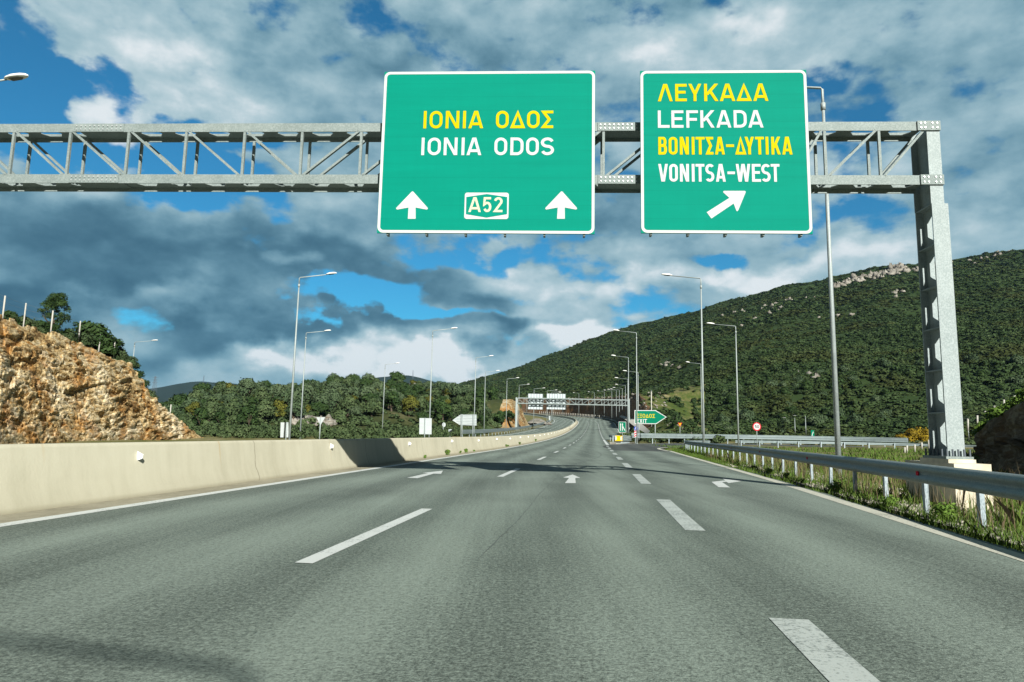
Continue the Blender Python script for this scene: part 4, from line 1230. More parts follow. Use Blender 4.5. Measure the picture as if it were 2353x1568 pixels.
# keep-both-sides roundel on a chevron board
KY = 84.
r, p, g = sign_root('keep_aside_sign', 'blue roundel above a red and white chevron board in the gore', 1461, 1000, KY)
e6 = lambda cx, cy: (lambda q: (q[0] - p[0], q[2] - g))(atY(1350 + .1282 * cx, 861.7 + .1282 * cy, KY))
c0 = e6(870, 962); R0 = e6(908, 962)[0] - c0[0]
mb = MB(); mb.prism(arc(c0[0], c0[1], R0, R0, 0, 345, 23), 0, .04); rd = mb.build('roundel', M_BLUE, r)
mb = MB(); fx = lambda q: (q[0], -.008, q[1])
for s in (-1, 1):
    stroke(mb, [(c0[0], c0[1] + .17), (c0[0] + s * .06, c0[1] + .08), (c0[0] + s * .12, c0[1] - .08)], 0, .06, fx)
    flat(mb, [(c0[0] + s * .05, c0[1] - .06), (c0[0] + s * .2, c0[1] - .06), (c0[0] + s * .14, c0[1] - .18)], -.009)
mb.build('arrow', M_SWHITE, rd)
a, b = e6(838, 1120), e6(896, 998)
MB().box(a[0], b[0], 0, .04, a[1], b[1]).build('chevron_board', M_SWHITE, r)
mb = MB(); xm = (a[0] + b[0]) / 2; hh = (b[1] - a[1])
for k in range(3):
    z = a[1] + hh * (.02 + .34 * k); tk = hh * .17
    flat(mb, [(a[0], z), (xm, z + .14), (b[0], z), (b[0], min(z + tk, b[1])), (xm, min(z + tk + .14, b[1])), (a[0], min(z + tk, b[1]))], -.006)
mb.build('chevron', M_RED, r); post(r, xm, c0[1], .04, .08)
# 50 limit
SYY = 74.
r, p, g = sign_root('speed_limit_sign', 'round red rimmed speed limit sign reading 50', 1739.5, 1000, SYY)
c0 = atY(1739.2, 980.7, SYY); cz = c0[2] - g; cx = c0[0] - p[0]
mb = MB(); mb.prism(arc(cx, cz, .45, .45, 0, 350, 35), 0, .03); mb.build('rim', M_RED, r)
mb = MB(); flat(mb, arc(cx, cz, .345, .345, 0, 350, 35), -.004); mb.build('face', M_SWHITE, r)
text([('5', cx - .225, cx - .02), ('0', cx + .03, cx + .235)], cz - .17, cz + .17, .17, lambda q: (q[0], -.009, q[1]), 'lettering', M_BLACK, r)
post(r, cx, cz + .5, .035, .07)
# yield signs


def tri_sign(label, x0, x1, yt, xt, ybot, Y, face, rim, back=False, ybase=1006):
    r, p, g = sign_root('yield_sign', label, xt, ybot, Y)
    e = lambda x, y: (lambda q: (q[0] - p[0], q[2] - g))(atY(x, y, Y)); a, b, c = e(x0, yt), e(x1, yt), e(xt, ybot)
    mb = MB(); mb.prism([c, b, a], 0, .04); mb.build('panel', rim, r)
    if face is not None:
        m = np.mean([a, b, c], axis=0); mb = MB(); flat(mb, [tuple(m + (np.array(q) - m) * .62) for q in (c, b, a)], -.005); mb.build('face', face, r)
    post(r, (a[0] + b[0]) / 2, a[1], .05, -.06 if back else .09)


tri_sign('yellow yield triangle with red rim on the grassy knoll', 1557.5, 1567.6, 972, 1562.5, 981, 118., M_YELLOW, M_RED)
tri_sign('grey back of a yield triangle behind the median wall', 727, 747.5, 959, 736, 978, 62., None, M_GREY, True)


def back_sign(name, label, poly, Y, posts, m=M_GREY, slats=0):
    r, p, g = sign_root(name, label, sum(q[0] for q in poly) / len(poly), 1000, Y)
    e = lambda x, y: (lambda q: (q[0] - p[0], q[2] - g))(atY(x, y, Y)); pl_ = [e(*q) for q in poly]
    mb = MB(); mb.prism(pl_, 0, .04); mb.build('panel', m, r)
    ar = [q[1] for q in pl_]; z0, z1 = min(ar), max(ar)
    if slats:
        mb = MB(); x1 = max(q[0] for q in pl_); xl = e(1058, 960)[0]
        for k in range(slats):
            z = z0 + (z1 - z0) * (k + .5) / slats; dx = abs((z - (z0 + z1) / 2) / ((z1 - z0) / 2)); mb.box(xl - (1 - dx) * .8 + .05, x1, -.03, -.0, z - .02, z + .02)
        mb.build('stiffener', M_RAIL, r)
    for x in posts: MB().tube([(e(x, 1000)[0], -.09, -.2), (e(x, 1000)[0], -.09, z1 + .02)], .05, 8).build('post', M_POLE, r, True)


back_sign('blank_sign', 'narrow blank sign back beside the tallest lamp beyond the median wall', [(644, 1005.5), (663, 1005.5), (662.5, 971), (645, 971)], 58., (658,))
back_sign('blank_sign', 'wide blank sign back in front of a lamp beyond the median wall', [(963.3, 998), (991.5, 998.4), (992, 961.5), (964, 961)], 66., (976,))
back_sign('arrow_sign', 'ribbed arrow shaped sign back pointing away from the road', [(1039.5, 966.2), (1056.6, 977), (1095, 978.4), (1095, 953.2), (1057.8, 953.2)], 92., (1059, 1061.5, 1086, 1089), M_GREY, 7)
back_sign('round_sign', 'small round grey sign back on the local road', arc(1020, 976.4, 4.2, 5.2, 360, 15, 14), 120., (1018,))
back_sign('blank_sign', 'tiny pale sign back among the hedge near the arrow sign', [(1031, 993), (1039, 993), (1039, 987), (1031, 987)], 95., (1034,), M_GREYD)
back_sign('blank_sign', 'pair of pale narrow sign boards before the distant rubble mound', [(1341.2 - 80, 965.5), (1264.5, 965.5), (1264.5, 956), (1261.2, 956)], 250., (1262.8,))
r, p, g = sign_root('direction_sign', 'small green sign with white arrow before the scrub slope', 1867.5, 1005, 110., .5)
e = lambda x, y: (lambda q: (q[0] - p[0], q[2] - g))(atY(x, y, 110.)); a, b = e(1862.5, 1006), e(1872.5, 989)
MB().box(a[0], b[0], 0, .04, a[1], b[1]).build('panel', M_GREEN2, r)
mb = MB(); stroke(mb, [(a[0] + .15, a[1] + .1), (a[0] + .3, a[1] + .55), (b[0] - .2, b[1] - .25)], 0, .13, lambda q: (q[0], -.006, q[1])); mb.build('arrow', M_SWHITE, r); post(r, (a[0] + b[0]) / 2, b[1], .05, .09)
p = atY(1497, 960, 150.); g = p[2]
mp = thing('marker_post', 'tall pale marker post standing behind the EXIT sign', 'post', (p[0], 150., g - 2.))
MB().tube([(0, 0, 0), (0, 0, 7.7)], .11, 8).build('shaft', M_FPOST, mp, True); MB().tube([(0, 0, 7.7), (0, 0, 7.95)], [.16, .1], 8).build('cap', M_MAST, mp)

# ------------------------------------------------------------------ terrain lofts
def interp_px(tab, x): return np.interp(x, [t_[0] for t_ in tab], [t_[1] for t_ in tab])


def loft(name, xs, foot_px, crest_px, foot_Y, crest_Y, m, label, nt=40, shape=None, back=.35, rough=1.5, nscale=.05, seed=1, cat='hillside'):
    """hillside sheet: for each bearing a foot and a crest at their own distances, then a far side"""
    rows = []
    ts = np.r_[np.linspace(0, 1, nt), np.linspace(1, 1 + back, 8)[1:]]
    for x in xs:
        fy, cy = interp_px(foot_px, x), interp_px(crest_px, x); YF, YC = interp_px(foot_Y, x), interp_px(crest_Y, x)
        A = atY(x, fy, YF); B = atY(x, cy, YC); rr = []
        for t_ in ts:
            if t_ <= 1: h = shape(t_) if shape else t_; rr.append((A[0] + (B[0] - A[0]) * t_, A[1] + (B[1] - A[1]) * t_, A[2] + (B[2] - A[2]) * h))
            else:
                k = (t_ - 1) / back; rr.append((B[0] * (1 + .5 * k), B[1] * (1 + .5 * k), B[2] * (1 - .6 * k * k) - 2 * k))
        rows.append(rr)
    G = np.array(rows)
    w = np.clip(np.minimum(ts / .12, 1), 0, 1)
    G[..., 2] += fbm(G * nscale, 4, seed) * rough * w[None, :]
    G[:, 0, 2] -= 1.5
    n, mm = G.shape[:2]; idx = np.arange(n * mm).reshape(n, mm)
    F = np.stack([idx[:-1, :-1], idx[1:, :-1], idx[1:, 1:], idx[:-1, 1:]], -1).reshape(-1, 4)
    o = np_mesh(name, G, F, m, smooth=True); tag(o, label, cat, kind='structure')
    return G, ts


MT_CREST = [(980, 900), (1040, 887), (1100, 870), (1170, 848), (1250, 815), (1330, 788), (1400, 765), (1480, 745), (1560, 725), (1640, 703), (1720, 683), (1800, 660), (1880, 646), (1960, 625), (2040, 613), (2120, 607), (2200, 600), (2280, 588), (2353, 582), (2600, 560), (3000, 560), (3600, 600)]
MT_FOOT = [(980, 915), (1180, 912), (1420, 908), (1470, 930), (1560, 985), (1640, 1003), (2353, 1017), (3600, 1040)]
MT_FY = [(980, 520), (1180, 470), (1420, 400), (1470, 270), (1560, 195), (1640, 160), (2353, 125), (3600, 80)]
MT_CY = [(980, 1000), (1300, 900), (1600, 760), (2000, 660), (2353, 600), (3000, 420), (3600, 300)]
MG, MTS = loft('mountain', np.r_[np.linspace(975, 2420, 120), np.linspace(2450, 3600, 30)], MT_FOOT, MT_CREST, MT_FY, MT_CY, M_HILL,
               'scrub covered mountainside rising on the right of the motorway', 46, lambda t_: t_ ** 1.12, rough=7, nscale=.018, cat='mountain')
LH_CREST = [(-300, 965), (200, 975), (365, 968), (400, 945), (450, 915), (500, 907), (570, 903), (640, 905), (700, 897), (760, 890), (810, 888), (860, 893), (960, 893), (1040, 905), (1100, 910), (1140, 915), (1170, 935), (1192, 960)]
LH_FOOT = [(-300, 985), (365, 1002), (700, 1001), (1000, 994), (1120, 989), (1192, 987)]
LH_FY = [(-300, 95), (365, 112), (700, 125), (900, 142), (1100, 172), (1192, 205)]
LH_CY = [(-300, 190), (365, 205), (700, 225), (900, 240), (1100, 250), (1192, 240)]
LG, LTS = loft('wooded_hill', np.linspace(-300, 1192, 110), LH_FOOT, LH_CREST, LH_FY, LH_CY, M_WOODSOIL, 'low wooded hill behind the opposing carriageway', 30, lambda t_: t_ ** .85, rough=1.6, nscale=.06, seed=5, cat='hill')
FAR_C = [(-700, 880), (0, 895), (300, 902), (365, 890), (410, 881), (440, 877), (470, 877), (545, 880), (600, 889), (700, 886), (800, 878), (850, 872), (880, 868), (930, 863), (960, 867), (1000, 877), (1030, 885), (1100, 896), (1400, 900)]
loft('far_hills', np.linspace(-700, 1400, 160), [(-700, 985), (1400, 990)], FAR_C, [(-700, 2200), (1400, 2200)], [(-700, 3200), (1400, 3200)], M_FAR, 'dark far ridge on the horizon', 14, None, rough=14, nscale=.004, seed=9, cat='hills')

# shaded cutting on the outside of the bend, with its grassy top
sv = np.arange(128, 470, 2.0); rows = []
for s in sv:
    h = float(np.interp(s, [128, 150, 190, 215, 300, 470], [.05, .5, 5.6, 11.0, 11.5, 9.5])); b0 = P(s, float(right_edge(s)) + np.interp(s, [128, 190, 470], [9.5, 4.6, 4.2]), .05)
    lean = np.interp(s, [128, 185, 215], [6, 5, 2.2]); wid = np.interp(s, [128, 160, 190, 230, 300], [5, 9, 15, 22, 34]); drop = np.interp(s, [128, 190, 240], [.9, .75, -.1]); rr = []
    n0 = P(s, 1.) - P(s, 0.)
    for k in range(15): f = k / 14; rr.append(b0 + n0 * lean * f + np.array([0, 0, h * f]))
    for k in range(1, 11): rr.append(b0 + n0 * (lean + wid * (k / 10)) + np.array([0, 0, h * (1 - drop * (k / 10)) + (3.4 if drop < .2 else 0) * (k / 10) ** 1.3]))
    rows.append(rr)
G = np.array(rows); dsp = fbm(G * np.array([.35, .35, .12]), 4, 21); amp = np.r_[np.linspace(.4, 1.5, 15), np.full(10, .9)]
G[..., 0] -= dsp * amp * 1.3 * np.r_[np.ones(15), np.zeros(10)]; G[..., 2] += dsp * amp * .5 * np.r_[np.linspace(0, 1, 15), np.ones(10)]
n, mm = G.shape[:2]; idx = np.arange(n * mm).reshape(n, mm); F = np.stack([idx[:-1, :-1], idx[:-1, 1:], idx[1:, 1:], idx[1:, :-1]], -1).reshape(-1, 4)
fm = np.where((F % mm).min(1) < 14, 0, 1); fm = np.where(np.repeat(sv[:-1], mm - 1) < 178, 1, fm)
KN = G
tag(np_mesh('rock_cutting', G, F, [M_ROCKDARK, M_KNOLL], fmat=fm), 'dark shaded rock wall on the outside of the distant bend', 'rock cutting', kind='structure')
# sunlit spur on the inside of the bend
rows = []
for s in np.arange(190, 246, 1.2):
    h = float(np.interp(s, [190, 195, 202, 208, 232, 246], [.2, 2.5, 7.0, 8.6, 7.6, .6])); n0 = P(s, 1.) - P(s, 0.); b0 = P(s, np.interp(s, [176, 200, 246], [-21.5, -19.2, -20.5]))
    rr = [b0 - n0 * 3.4 * (k / 14) + np.array([0, 0, h * (k / 14)]) for k in range(15)]
    rr += [b0 - n0 * (3.4 + 16 * k / 6) + np.array([0, 0, h * (1 - .2 * (k / 6) ** 2)]) for k in range(1, 7)]; rows.append(rr)
G = np.array(rows); G += (fbm(G * .5, 4, 31) * .9)[..., None] * np.array([.8, -.3, .4])
n, mm = G.shape[:2]; idx = np.arange(n * mm).reshape(n, mm); F = np.stack([idx[:-1, :-1], idx[1:, :-1], idx[1:, 1:], idx[:-1, 1:]], -1).reshape(-1, 4)
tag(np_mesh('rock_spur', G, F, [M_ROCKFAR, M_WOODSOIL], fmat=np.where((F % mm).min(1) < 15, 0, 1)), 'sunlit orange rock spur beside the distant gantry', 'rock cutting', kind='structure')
rows = []
for i, x in enumerate(np.linspace(-1, 1, 40)):
    c = atY(1235 + 30 * x, 972, 262); b = Tz(c[0], 262)
    rows.append([(c[0] , 262 + 16 * y, b - .3 + 1.9 * max(0, (1 - x * x)) * max(0, 1 - y * y)) for y in np.linspace(-1, 1, 24)])
G = np.array(rows); G[..., 2] += fbm(G * .3, 4, 8) * .9
n, mm = G.shape[:2]; idx = np.arange(n * mm).reshape(n, mm); F = np.stack([idx[:-1, :-1], idx[1:, :-1], idx[1:, 1:], idx[:-1, 1:]], -1).reshape(-1, 4)
tag(np_mesh('rubble_mound', G, F, M_PALE), 'pale rubble mound inside the distant bend', 'mound', kind='structure')

# ------------------------------------------------------------------ the orange rock cutting on the left
RC = [(-420, 560), (-300, 610), (-150, 668), (0, 728), (60, 748), (120, 768), (185, 790), (240, 818), (300, 838), (325, 868), (345, 908), (365, 925), (400, 958), (440, 988), (470, 1012)]
nu, nv_ = 640, 170; U = np.linspace(-420, 470, nu); rows = []
RY = lambda x: np.interp(x, [-420, 0, 240, 470], [23., 38., 52., 71.])
for x in U:
    Yb = RY(x); yb = atY(x, 1000, Yb); b = np.array([yb[0], Yb, Tz(yb[0], Yb) - .3]); cy = interp_px(RC, x)
    Yc = Yb + 4.6 * np.clip((1012 - cy) / 240, .03, 1.2); c = atY(x, cy, Yc)
    v = np.linspace(0, 1, nv_)[:, None]; prof_v = v ** .92
    q = b + (c - b) * np.concatenate([v ** 1.15, v ** 1.15, prof_v], 1); rows.append(q)
G = np.array(rows)
nrm = np.array([.62, -.70, .35]); nrm /= np.linalg.norm(nrm)
sk = G @ np.array([[1, 0, .25], [0, 1, .18], [0, 0, 1]]).T
sk = sk + fbm(G * .35, 3, 61)[..., None] * .8
c1, e1 = cells(sk * np.array([.5, .5, 1.4]), 3); c2, e2 = cells(sk * np.array([.85, .85, 3.8]), 11); c3, e3 = cells(sk * np.array([2.8, 2.8, 7.]), 17)
d = (c1 - .5) * .62 + (c2 - .5) * .52 + (c3 - .5) * .15 - .16 * np.exp(-e1 * 16) + fbm(G * .16, 3, 5) * 1.0
vv = np.linspace(0, 1, nv_)[None, :]; fade = np.clip(np.minimum(1, (470 - U[:, None]) / 60), .15, 1)
G = G + (d * fade)[..., None] * nrm * (.35 + .65 * np.sin(np.pi * np.clip(vv, .02, .98)))[..., None]
G[:, -3:, 2] += ((c2 - .5) * .35)[:, -3:]
top = G[:, -1:, :]; backs = [top + np.array([-.25 * k * k - .8 * k, 1.1 * k + .3 * k * k, .10 * k + .03 * k * k]) * np.clip((470 - U[:, None, None]) / 200, .2, 1) + (0, 0, 1) * fbm((top + k) * .8, 3, 4)[..., None] * .3 for k in range(1, 8)]
G2 = np.concatenate([G] + backs, 1)
n, mm = G2.shape[:2]; idx = np.arange(n * mm).reshape(n, mm); F = np.stack([idx[:-1, :-1], idx[1:, :-1], idx[1:, 1:], idx[:-1, 1:]], -1).reshape(-1, 4)
tag(np_mesh('rock_cutting', G2, F, [M_ROCK, M_GROUND], fmat=np.where((F % mm).min(1) < nv_, 0, 1)), 'orange and tan broken limestone cutting beyond the median wall', 'rock cutting', kind='structure')
CREST = G2[:, nv_ + 1, :]


def crest_at(x, back=1): return G2[int(np.argmin(np.abs(U - x))), nv_ - 1 + back]


# dark bank on the right behind the footing
bx = np.linspace(2238, 3000, 120); rows = []
for x in bx:
    ctop = np.interp(x, [2238, 2270, 2300, 2353, 2500, 3000], [1004, 972, 952, 922, 870, 760]); Y0 = np.interp(x, [2238, 2353, 3000], [40, 27, 9]); Y1 = np.interp(x, [2238, 2353, 3000], [78, 66, 30])
    a = atY(x, 1000, Y0); a[2] = gz_at(a[0], Y0)[0] - .3; c = atY(x, ctop, Y0 * 1.16)
    rr = [a + (c - a) * np.array([f ** 1.2, f ** 1.2, f]) for f in np.linspace(0, 1, 40)]
    e = atY(x, ctop - 6, Y1); rr += [c + (e - c) * f for f in np.linspace(0, 1, 9)[1:]]; rows.append(rr)
G = np.array(rows); c1, e1 = cells(G * np.array([.9, .9, 1.7]), 41)
wv = np.r_[np.sin(np.pi * np.linspace(.05, .95, 40)), np.full(8, .12)]
G += (((c1 - .5) * .8 + fbm(G * .8, 4, 3) * 1.0) * wv)[..., None] * np.array([-.85, -.25, .2])
n, mm = G.shape[:2]; idx = np.arange(n * mm).reshape(n, mm); F = np.stack([idx[:-1, :-1], idx[1:, :-1], idx[1:, 1:], idx[:-1, 1:]], -1).reshape(-1, 4)
BK = G
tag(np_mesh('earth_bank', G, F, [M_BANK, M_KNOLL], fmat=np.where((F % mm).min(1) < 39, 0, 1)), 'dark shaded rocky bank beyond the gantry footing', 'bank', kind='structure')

# ------------------------------------------------------------------ foliage
def leaves(r, lobes, n, ls, flat_=.55, aspect=.5):
    lobes = np.array(lobes, float); w = lobes[:, 3] ** 2; li = r.choice(len(lobes), n, p=w / w.sum())
    d = r.normal(size=(n, 3)); d /= np.linalg.norm(d, axis=1)[:, None]; d[:, 2] = np.where(d[:, 2] < -.35, -d[:, 2], d[:, 2])
    rad = lobes[li, 3] * (1 - .35 * r.random(n) ** 2.2 + 0.13 * r.normal(size=n))
    c = lobes[li, :3] + d * rad[:, None]
    nn = d + flat_ * r.normal(size=(n, 3)); nn /= np.linalg.norm(nn, axis=1)[:, None]
    nn *= np.where((nn * d).sum(1) < 0, -1, 1)[:, None]
    sn = .72 * d + .45 * nn; sn /= np.linalg.norm(sn, axis=1)[:, None]
    tt = np.cross(nn, r.normal(size=(n, 3))); tt /= np.linalg.norm(tt, axis=1)[:, None]; bb = np.cross(nn, tt)
    s = ls * (.55 + .9 * r.random(n))[:, None]
    V = np.stack([c + tt * s, c + bb * s * aspect, c - tt * s, c - bb * s * aspect], 1).reshape(-1, 3)
    lt = r.random(len(lobes)); return V, np.arange(4 * n).reshape(-1, 4), np.repeat(lt[li], 4), np.repeat(sn, 4, axis=0)


def crown_lobes(r, k, w, h, z0):
    out = []
    for i in range(k):
        a = r.uniform(0, 2 * math.pi); q = math.sqrt(r.random()) * .62; z = r.uniform(.15, .95); env = math.sqrt(max(.08, 1 - (2 * z - .9) ** 2 * .75))
        out.append((math.cos(a) * q * w * env, math.sin(a) * q * w * env, z0 + z * h * .86, w * r.uniform(.26, .46)))
    out.append((0, 0, z0 + h * .5, w * .55)); return out


def trunk_mesh(r, h, rad):
    mb = MB(); mb.tube([(0, 0, -.4), (.06 * h * r.uniform(-1, 1), .05 * h * r.uniform(-1, 1), h * .35), (.1 * h * r.uniform(-1, 1), 0, h * .7)], [rad, rad * .7, rad * .3], 6)
    for k in range(4):
        a = r.uniform(0, 6.28); mb.tube([(0, 0, h * .25), (math.cos(a) * h * .3, math.sin(a) * h * .3, h * r.uniform(.5, .75))], [rad * .5, rad * .15], 5)
    return mb


def make_tree(name, label, m, seed, w, h, nleaf, ls, k, cat='tree', group=None, z0=.2, trunk=True):
    r = np.random.default_rng(seed); root = thing(name, label, cat, (0, 0, 0), 0, group)
    V, F, tn, sn = leaves(r, crown_lobes(r, k, w, h * (1 - z0), h * z0), nleaf, ls, .38); np_mesh('crown', V, F, m, root, tint=tn, nrm=sn)
    if trunk: trunk_mesh(r, h, .05 * h).build('trunk', M_BARK, root)
    return root


tree_n = 0


def place_copy(o, x, y, z, s, rz, label=None, group=None):
    c = copy_tree(o); c.location = (float(x), float(y), float(z)); c.rotation_euler = (0, 0, rz); c.scale = (s, s, s * random.uniform(.85, 1.12))
    if label: c['label'] = label
    if group: c['group'] = group
    return c


def hill_pt(Gr, ts, xs_rng, x, t_):
    xs = xs_rng; i = np.interp(x, xs, np.arange(len(xs))); j = np.interp(t_, ts, np.arange(len(ts))); i0, j0 = int(min(i, len(xs) - 2)), int(min(j, len(ts) - 2)); a, b = i - i0, j - j0
    return (Gr[i0, j0] * (1 - a) + Gr[i0 + 1, j0] * a) * (1 - b) + (Gr[i0, j0 + 1] * (1 - a) + Gr[i0 + 1, j0 + 1] * a) * b


KINDS = [('olive_tree', 'grey-green bushy olive tree in the wood on the low hill', L_OLIVE, 3.1, 5.2, 1500, .30, 9, 'grey-green trees on the wooded hill'),
         ('oak_tree', 'dark green rounded oak in the wood on the low hill', L_OAK, 2.8, 5.0, 1500, .28, 9, 'dark green trees on the wooded hill'),
         ('oak_tree', 'golden brown tinged tree in the wood on the low hill', L_GOLD, 2.6, 4.2, 1300, .27, 8, 'golden trees on the wooded hill'),
         ('olive_tree', 'grey-green bushy olive tree in the wood on the low hill', L_SHRUB, 2.9, 4.6, 1500, .28, 10, 'grey-green trees on the wooded hill')]
protos = [make_tree(nm, lb, m, 100 + i, w, h, nl, ls, k, 'tree', gr) for i, (nm, lb, m, w, h, nl, ls, k, gr) in enumerate(KINDS)]
LXS = np.linspace(-300, 1192, 110); placed = []; used = [False] * 4
rt_ = random.Random(11); cnt = 0; tries = 0
while cnt < 250 and tries < 6000:
    tries += 1
    x = rt_.uniform(330, 1185); t_ = rt_.uniform(.03, 1.04)
    q = hill_pt(LG, LTS, LXS, x, t_)
    if any((q[0] - a) ** 2 + (q[1] - b) ** 2 < (3.3 if t_ < .9 else 2.6) ** 2 for a, b in placed): continue
    if 690 < x < 960 and t_ < .16: continue
    s_c, o_c = s_off(q[0], q[1])
    if o_c[0] > -22: continue
    k = rt_.choices(range(4), (4, 3, 1.3, 3))[0]; placed.append((q[0], q[1])); s = rt_.uniform(.62, 1.1) * (1 if t_ < .85 else .8)
    if not used[k]:
        used[k] = True; o = protos[k]; o.location = q - (0, 0, .3); o.scale = (s,) * 3
    else: place_copy(protos[k], q[0], q[1], q[2] - .3, s, rt_.uniform(0, 6.28))
    cnt += 1
# trees one can point to on the skyline
for (x, s, lb, kk) in ((911, 1.15, 'large round dark tree standing alone on the skyline above pale rocks', 1), (812, .85, 'rounded tree topping the skyline just left of the pale rocks', 1), (706, .8, 'rounded skyline tree behind the thin lamp pole', 1), (762, .85, 'broad grey-green skyline tree between two lamps', 0)):
    q = hill_pt(LG, LTS, LXS, x, 1.0); c = place_copy(protos[kk], q[0], q[1], q[2] - .6, s * 1.15, 1.3 * s, lb); del c['group']
# undergrowth that reads as one mass


def scatter(name, label, pts, sizes, tmpl, m, kind='stuff', cat='undergrowth', squash=.8, seed=3):
    r = np.random.default_rng(seed); VV = []; FF = []; base = 0; ch = r.integers(0, len(tmpl), len(pts))
    TT = []; NN = []; has_n = len(tmpl[0]) > 3
    for k, tm in enumerate(tmpl):
        V, F = tm[0], tm[1]; lt = tm[2] if len(tm) > 2 else np.zeros(len(V))
        ii = np.where(ch == k)[0]
        if not len(ii): continue
        a = r.uniform(0, 6.28, len(ii)); c, s = np.cos(a)[:, None], np.sin(a)[:, None]; sz = np.asarray(sizes)[ii][:, None]
        X = (V[None, :, 0] * c - V[None, :, 1] * s) * sz; Y = (V[None, :, 0] * s + V[None, :, 1] * c) * sz; Z = V[None, :, 2] * sz * squash * r.uniform(.8, 1.25, len(ii))[:, None]
        W = np.stack([X, Y, Z], -1) + np.asarray(pts)[ii][:, None, :]
        f = F[None] + (np.arange(len(ii)) * len(V))[:, None, None] + base
        if has_n:
            N0 = tm[3]; nx_ = N0[None, :, 0] * c - N0[None, :, 1] * s; ny_ = N0[None, :, 0] * s + N0[None, :, 1] * c
            NN.append(np.stack([nx_, ny_, np.broadcast_to(N0[None, :, 2] / squash, nx_.shape)], -1).reshape(-1, 3))
        TT.append((.72 * r.random(len(ii))[:, None] + .28 * lt[None, :]).ravel()); VV.append(W.reshape(-1, 3)); FF.append(f.reshape(-1, F.shape[1])); base += len(ii) * len(V)
    o = np_mesh(name, np.concatenate(VV), np.concatenate(FF), m, tint=np.concatenate(TT), nrm=np.concatenate(NN) if has_n else None); return tag(o, label, cat, kind=kind)


def bush_tmpl(n, seeds, ls, k=5):
    out = []
    for sd in seeds:
        r = np.random.default_rng(sd); lb = []
        for i in range(k):
            a = r.uniform(0, 6.28); q = r.uniform(.1, .62); lb.append((math.cos(a) * q, math.sin(a) * q, r.uniform(.25, .75), r.uniform(.32, .55)))
        out.append(leaves(r, lb, n, ls, .34, .62))
    return out


r0 = np.random.default_rng(5)
pts = np.array([hill_pt(LG, LTS, LXS, r0.uniform(200, 1190), r0.uniform(0, 1.1)) for _ in range(1300)])
s_u, o_u = s_off(pts[:, 0], pts[:, 1]); pts = pts[o_u < -22]
scatter('undergrowth', 'dense low scrub between the trees of the wooded hill', pts - (0, 0, .2), r0.uniform(.9, 2.0, len(pts)), bush_tmpl(160, (1, 2, 3, 4), .20), L_SHRUB)
# mountain scrub
MXS = np.r_[np.linspace(975, 2420, 120), np.linspace(2450, 3600, 30)]
r1 = np.random.default_rng(17); X = r1.uniform(990, 2420, 30000); Tt = r1.random(30000) ** 1.2
ii = np.interp(X, MXS, np.arange(len(MXS))); jj = np.interp(Tt, MTS, np.arange(len(MTS))); i0 = np.minimum(ii.astype(int), len(MXS) - 2); j0 = np.minimum(jj.astype(int), len(MTS) - 2); a_, b_ = (ii - i0)[:, None], (jj - j0)[:, None]
mp_ = (MG[i0, j0] * (1 - a_) + MG[i0 + 1, j0] * a_) * (1 - b_) + (MG[i0, j0 + 1] * (1 - a_) + MG[i0 + 1, j0 + 1] * a_) * b_
dist = mp_[:, 1]; bare = fbm(mp_ * .02, 3, 77) > .33
keep = ~bare | (r1.random(len(mp_)) < .35); mp_, dist, Tt = mp_[keep], dist[keep], Tt[keep]
sz = r1.uniform(1.2, 2.9, len(mp_)) * (1 + .4 * (dist > 450)); nearm = dist < 330
scatter('mountain_scrub', 'dense evergreen scrub covering the lower mountainside', mp_[nearm] - np.array([0, 0, .30]) * sz[nearm][:, None], sz[nearm], bush_tmpl(170, (11, 12, 13, 14, 15), .17), L_SCRUB, cat='scrub', seed=4, squash=.62)
scatter('mountain_scrub', 'fine evergreen scrub covering the upper mountainside to the ridge', mp_[~nearm] - np.array([0, 0, .38]) * sz[~nearm][:, None], sz[~nearm], bush_tmpl(60, (21, 22, 23, 24, 25), .27), L_SCRUB, cat='scrub', seed=6, squash=.55)
# separate rounded bushes at the mountain's foot
protos2 = [make_tree('mastic_bush', 'rounded grey-green bush at the foot of the scrub mountainside', L_OLIVE, 301, 2.3, 2.9, 1100, .24, 8, 'bush', 'bushes at the foot of the mountain', .0, False),
           make_tree('mastic_bush', 'rounded dark green bush at the foot of the scrub mountainside', L_OAK, 302, 2.2, 2.7, 1100, .24, 8, 'bush', 'dark bushes at the foot of the mountain', .0, False)]
used = [False, False]; pl2 = []
for n_ in range(900):
    if len(pl2) > 95: break
    x = rt_.uniform(1490, 2380); t_ = rt_.uniform(0.01, .16); q = hill_pt(MG, MTS, MXS, x, t_)
    if any((q[0] - a) ** 2 + (q[1] - b) ** 2 < 4.2 ** 2 for a, b in pl2): continue
    pl2.append((q[0], q[1])); k = rt_.choice((0, 0, 1)); s = rt_.uniform(.6, 1.25)
    if not used[k]: used[k] = True; o = protos2[k]; o.location = q - (0, 0, .4); o.scale = (s,) * 3
    else: place_copy(protos2[k], q[0], q[1], q[2] - .4, s, rt_.uniform(0, 6.28))
# broom in flower behind the gantry column
br = make_tree('broom_bush', 'yellow flowering broom bush behind the gantry column', L_BROOM, 310, 1.9, 2.6, 1500, .16, 8, 'bush', 'flowering broom bushes', .0, False)
for i, (x, y) in enumerate(((2075, 1024), (2105, 1022), (2130, 1020))):
    q = atY(x, y, 108.); o = br if i == 0 else copy_tree(br); o.location = (q[0], 108 + i, float(gz_at(q[0], 108.)[0])); o.scale = ((.7, 1.0, 1.1)[i],) * 3; o.rotation_euler = (0, 0, i)
# pale rocks on the ridge and bare patches
r2 = np.random.default_rng(23)


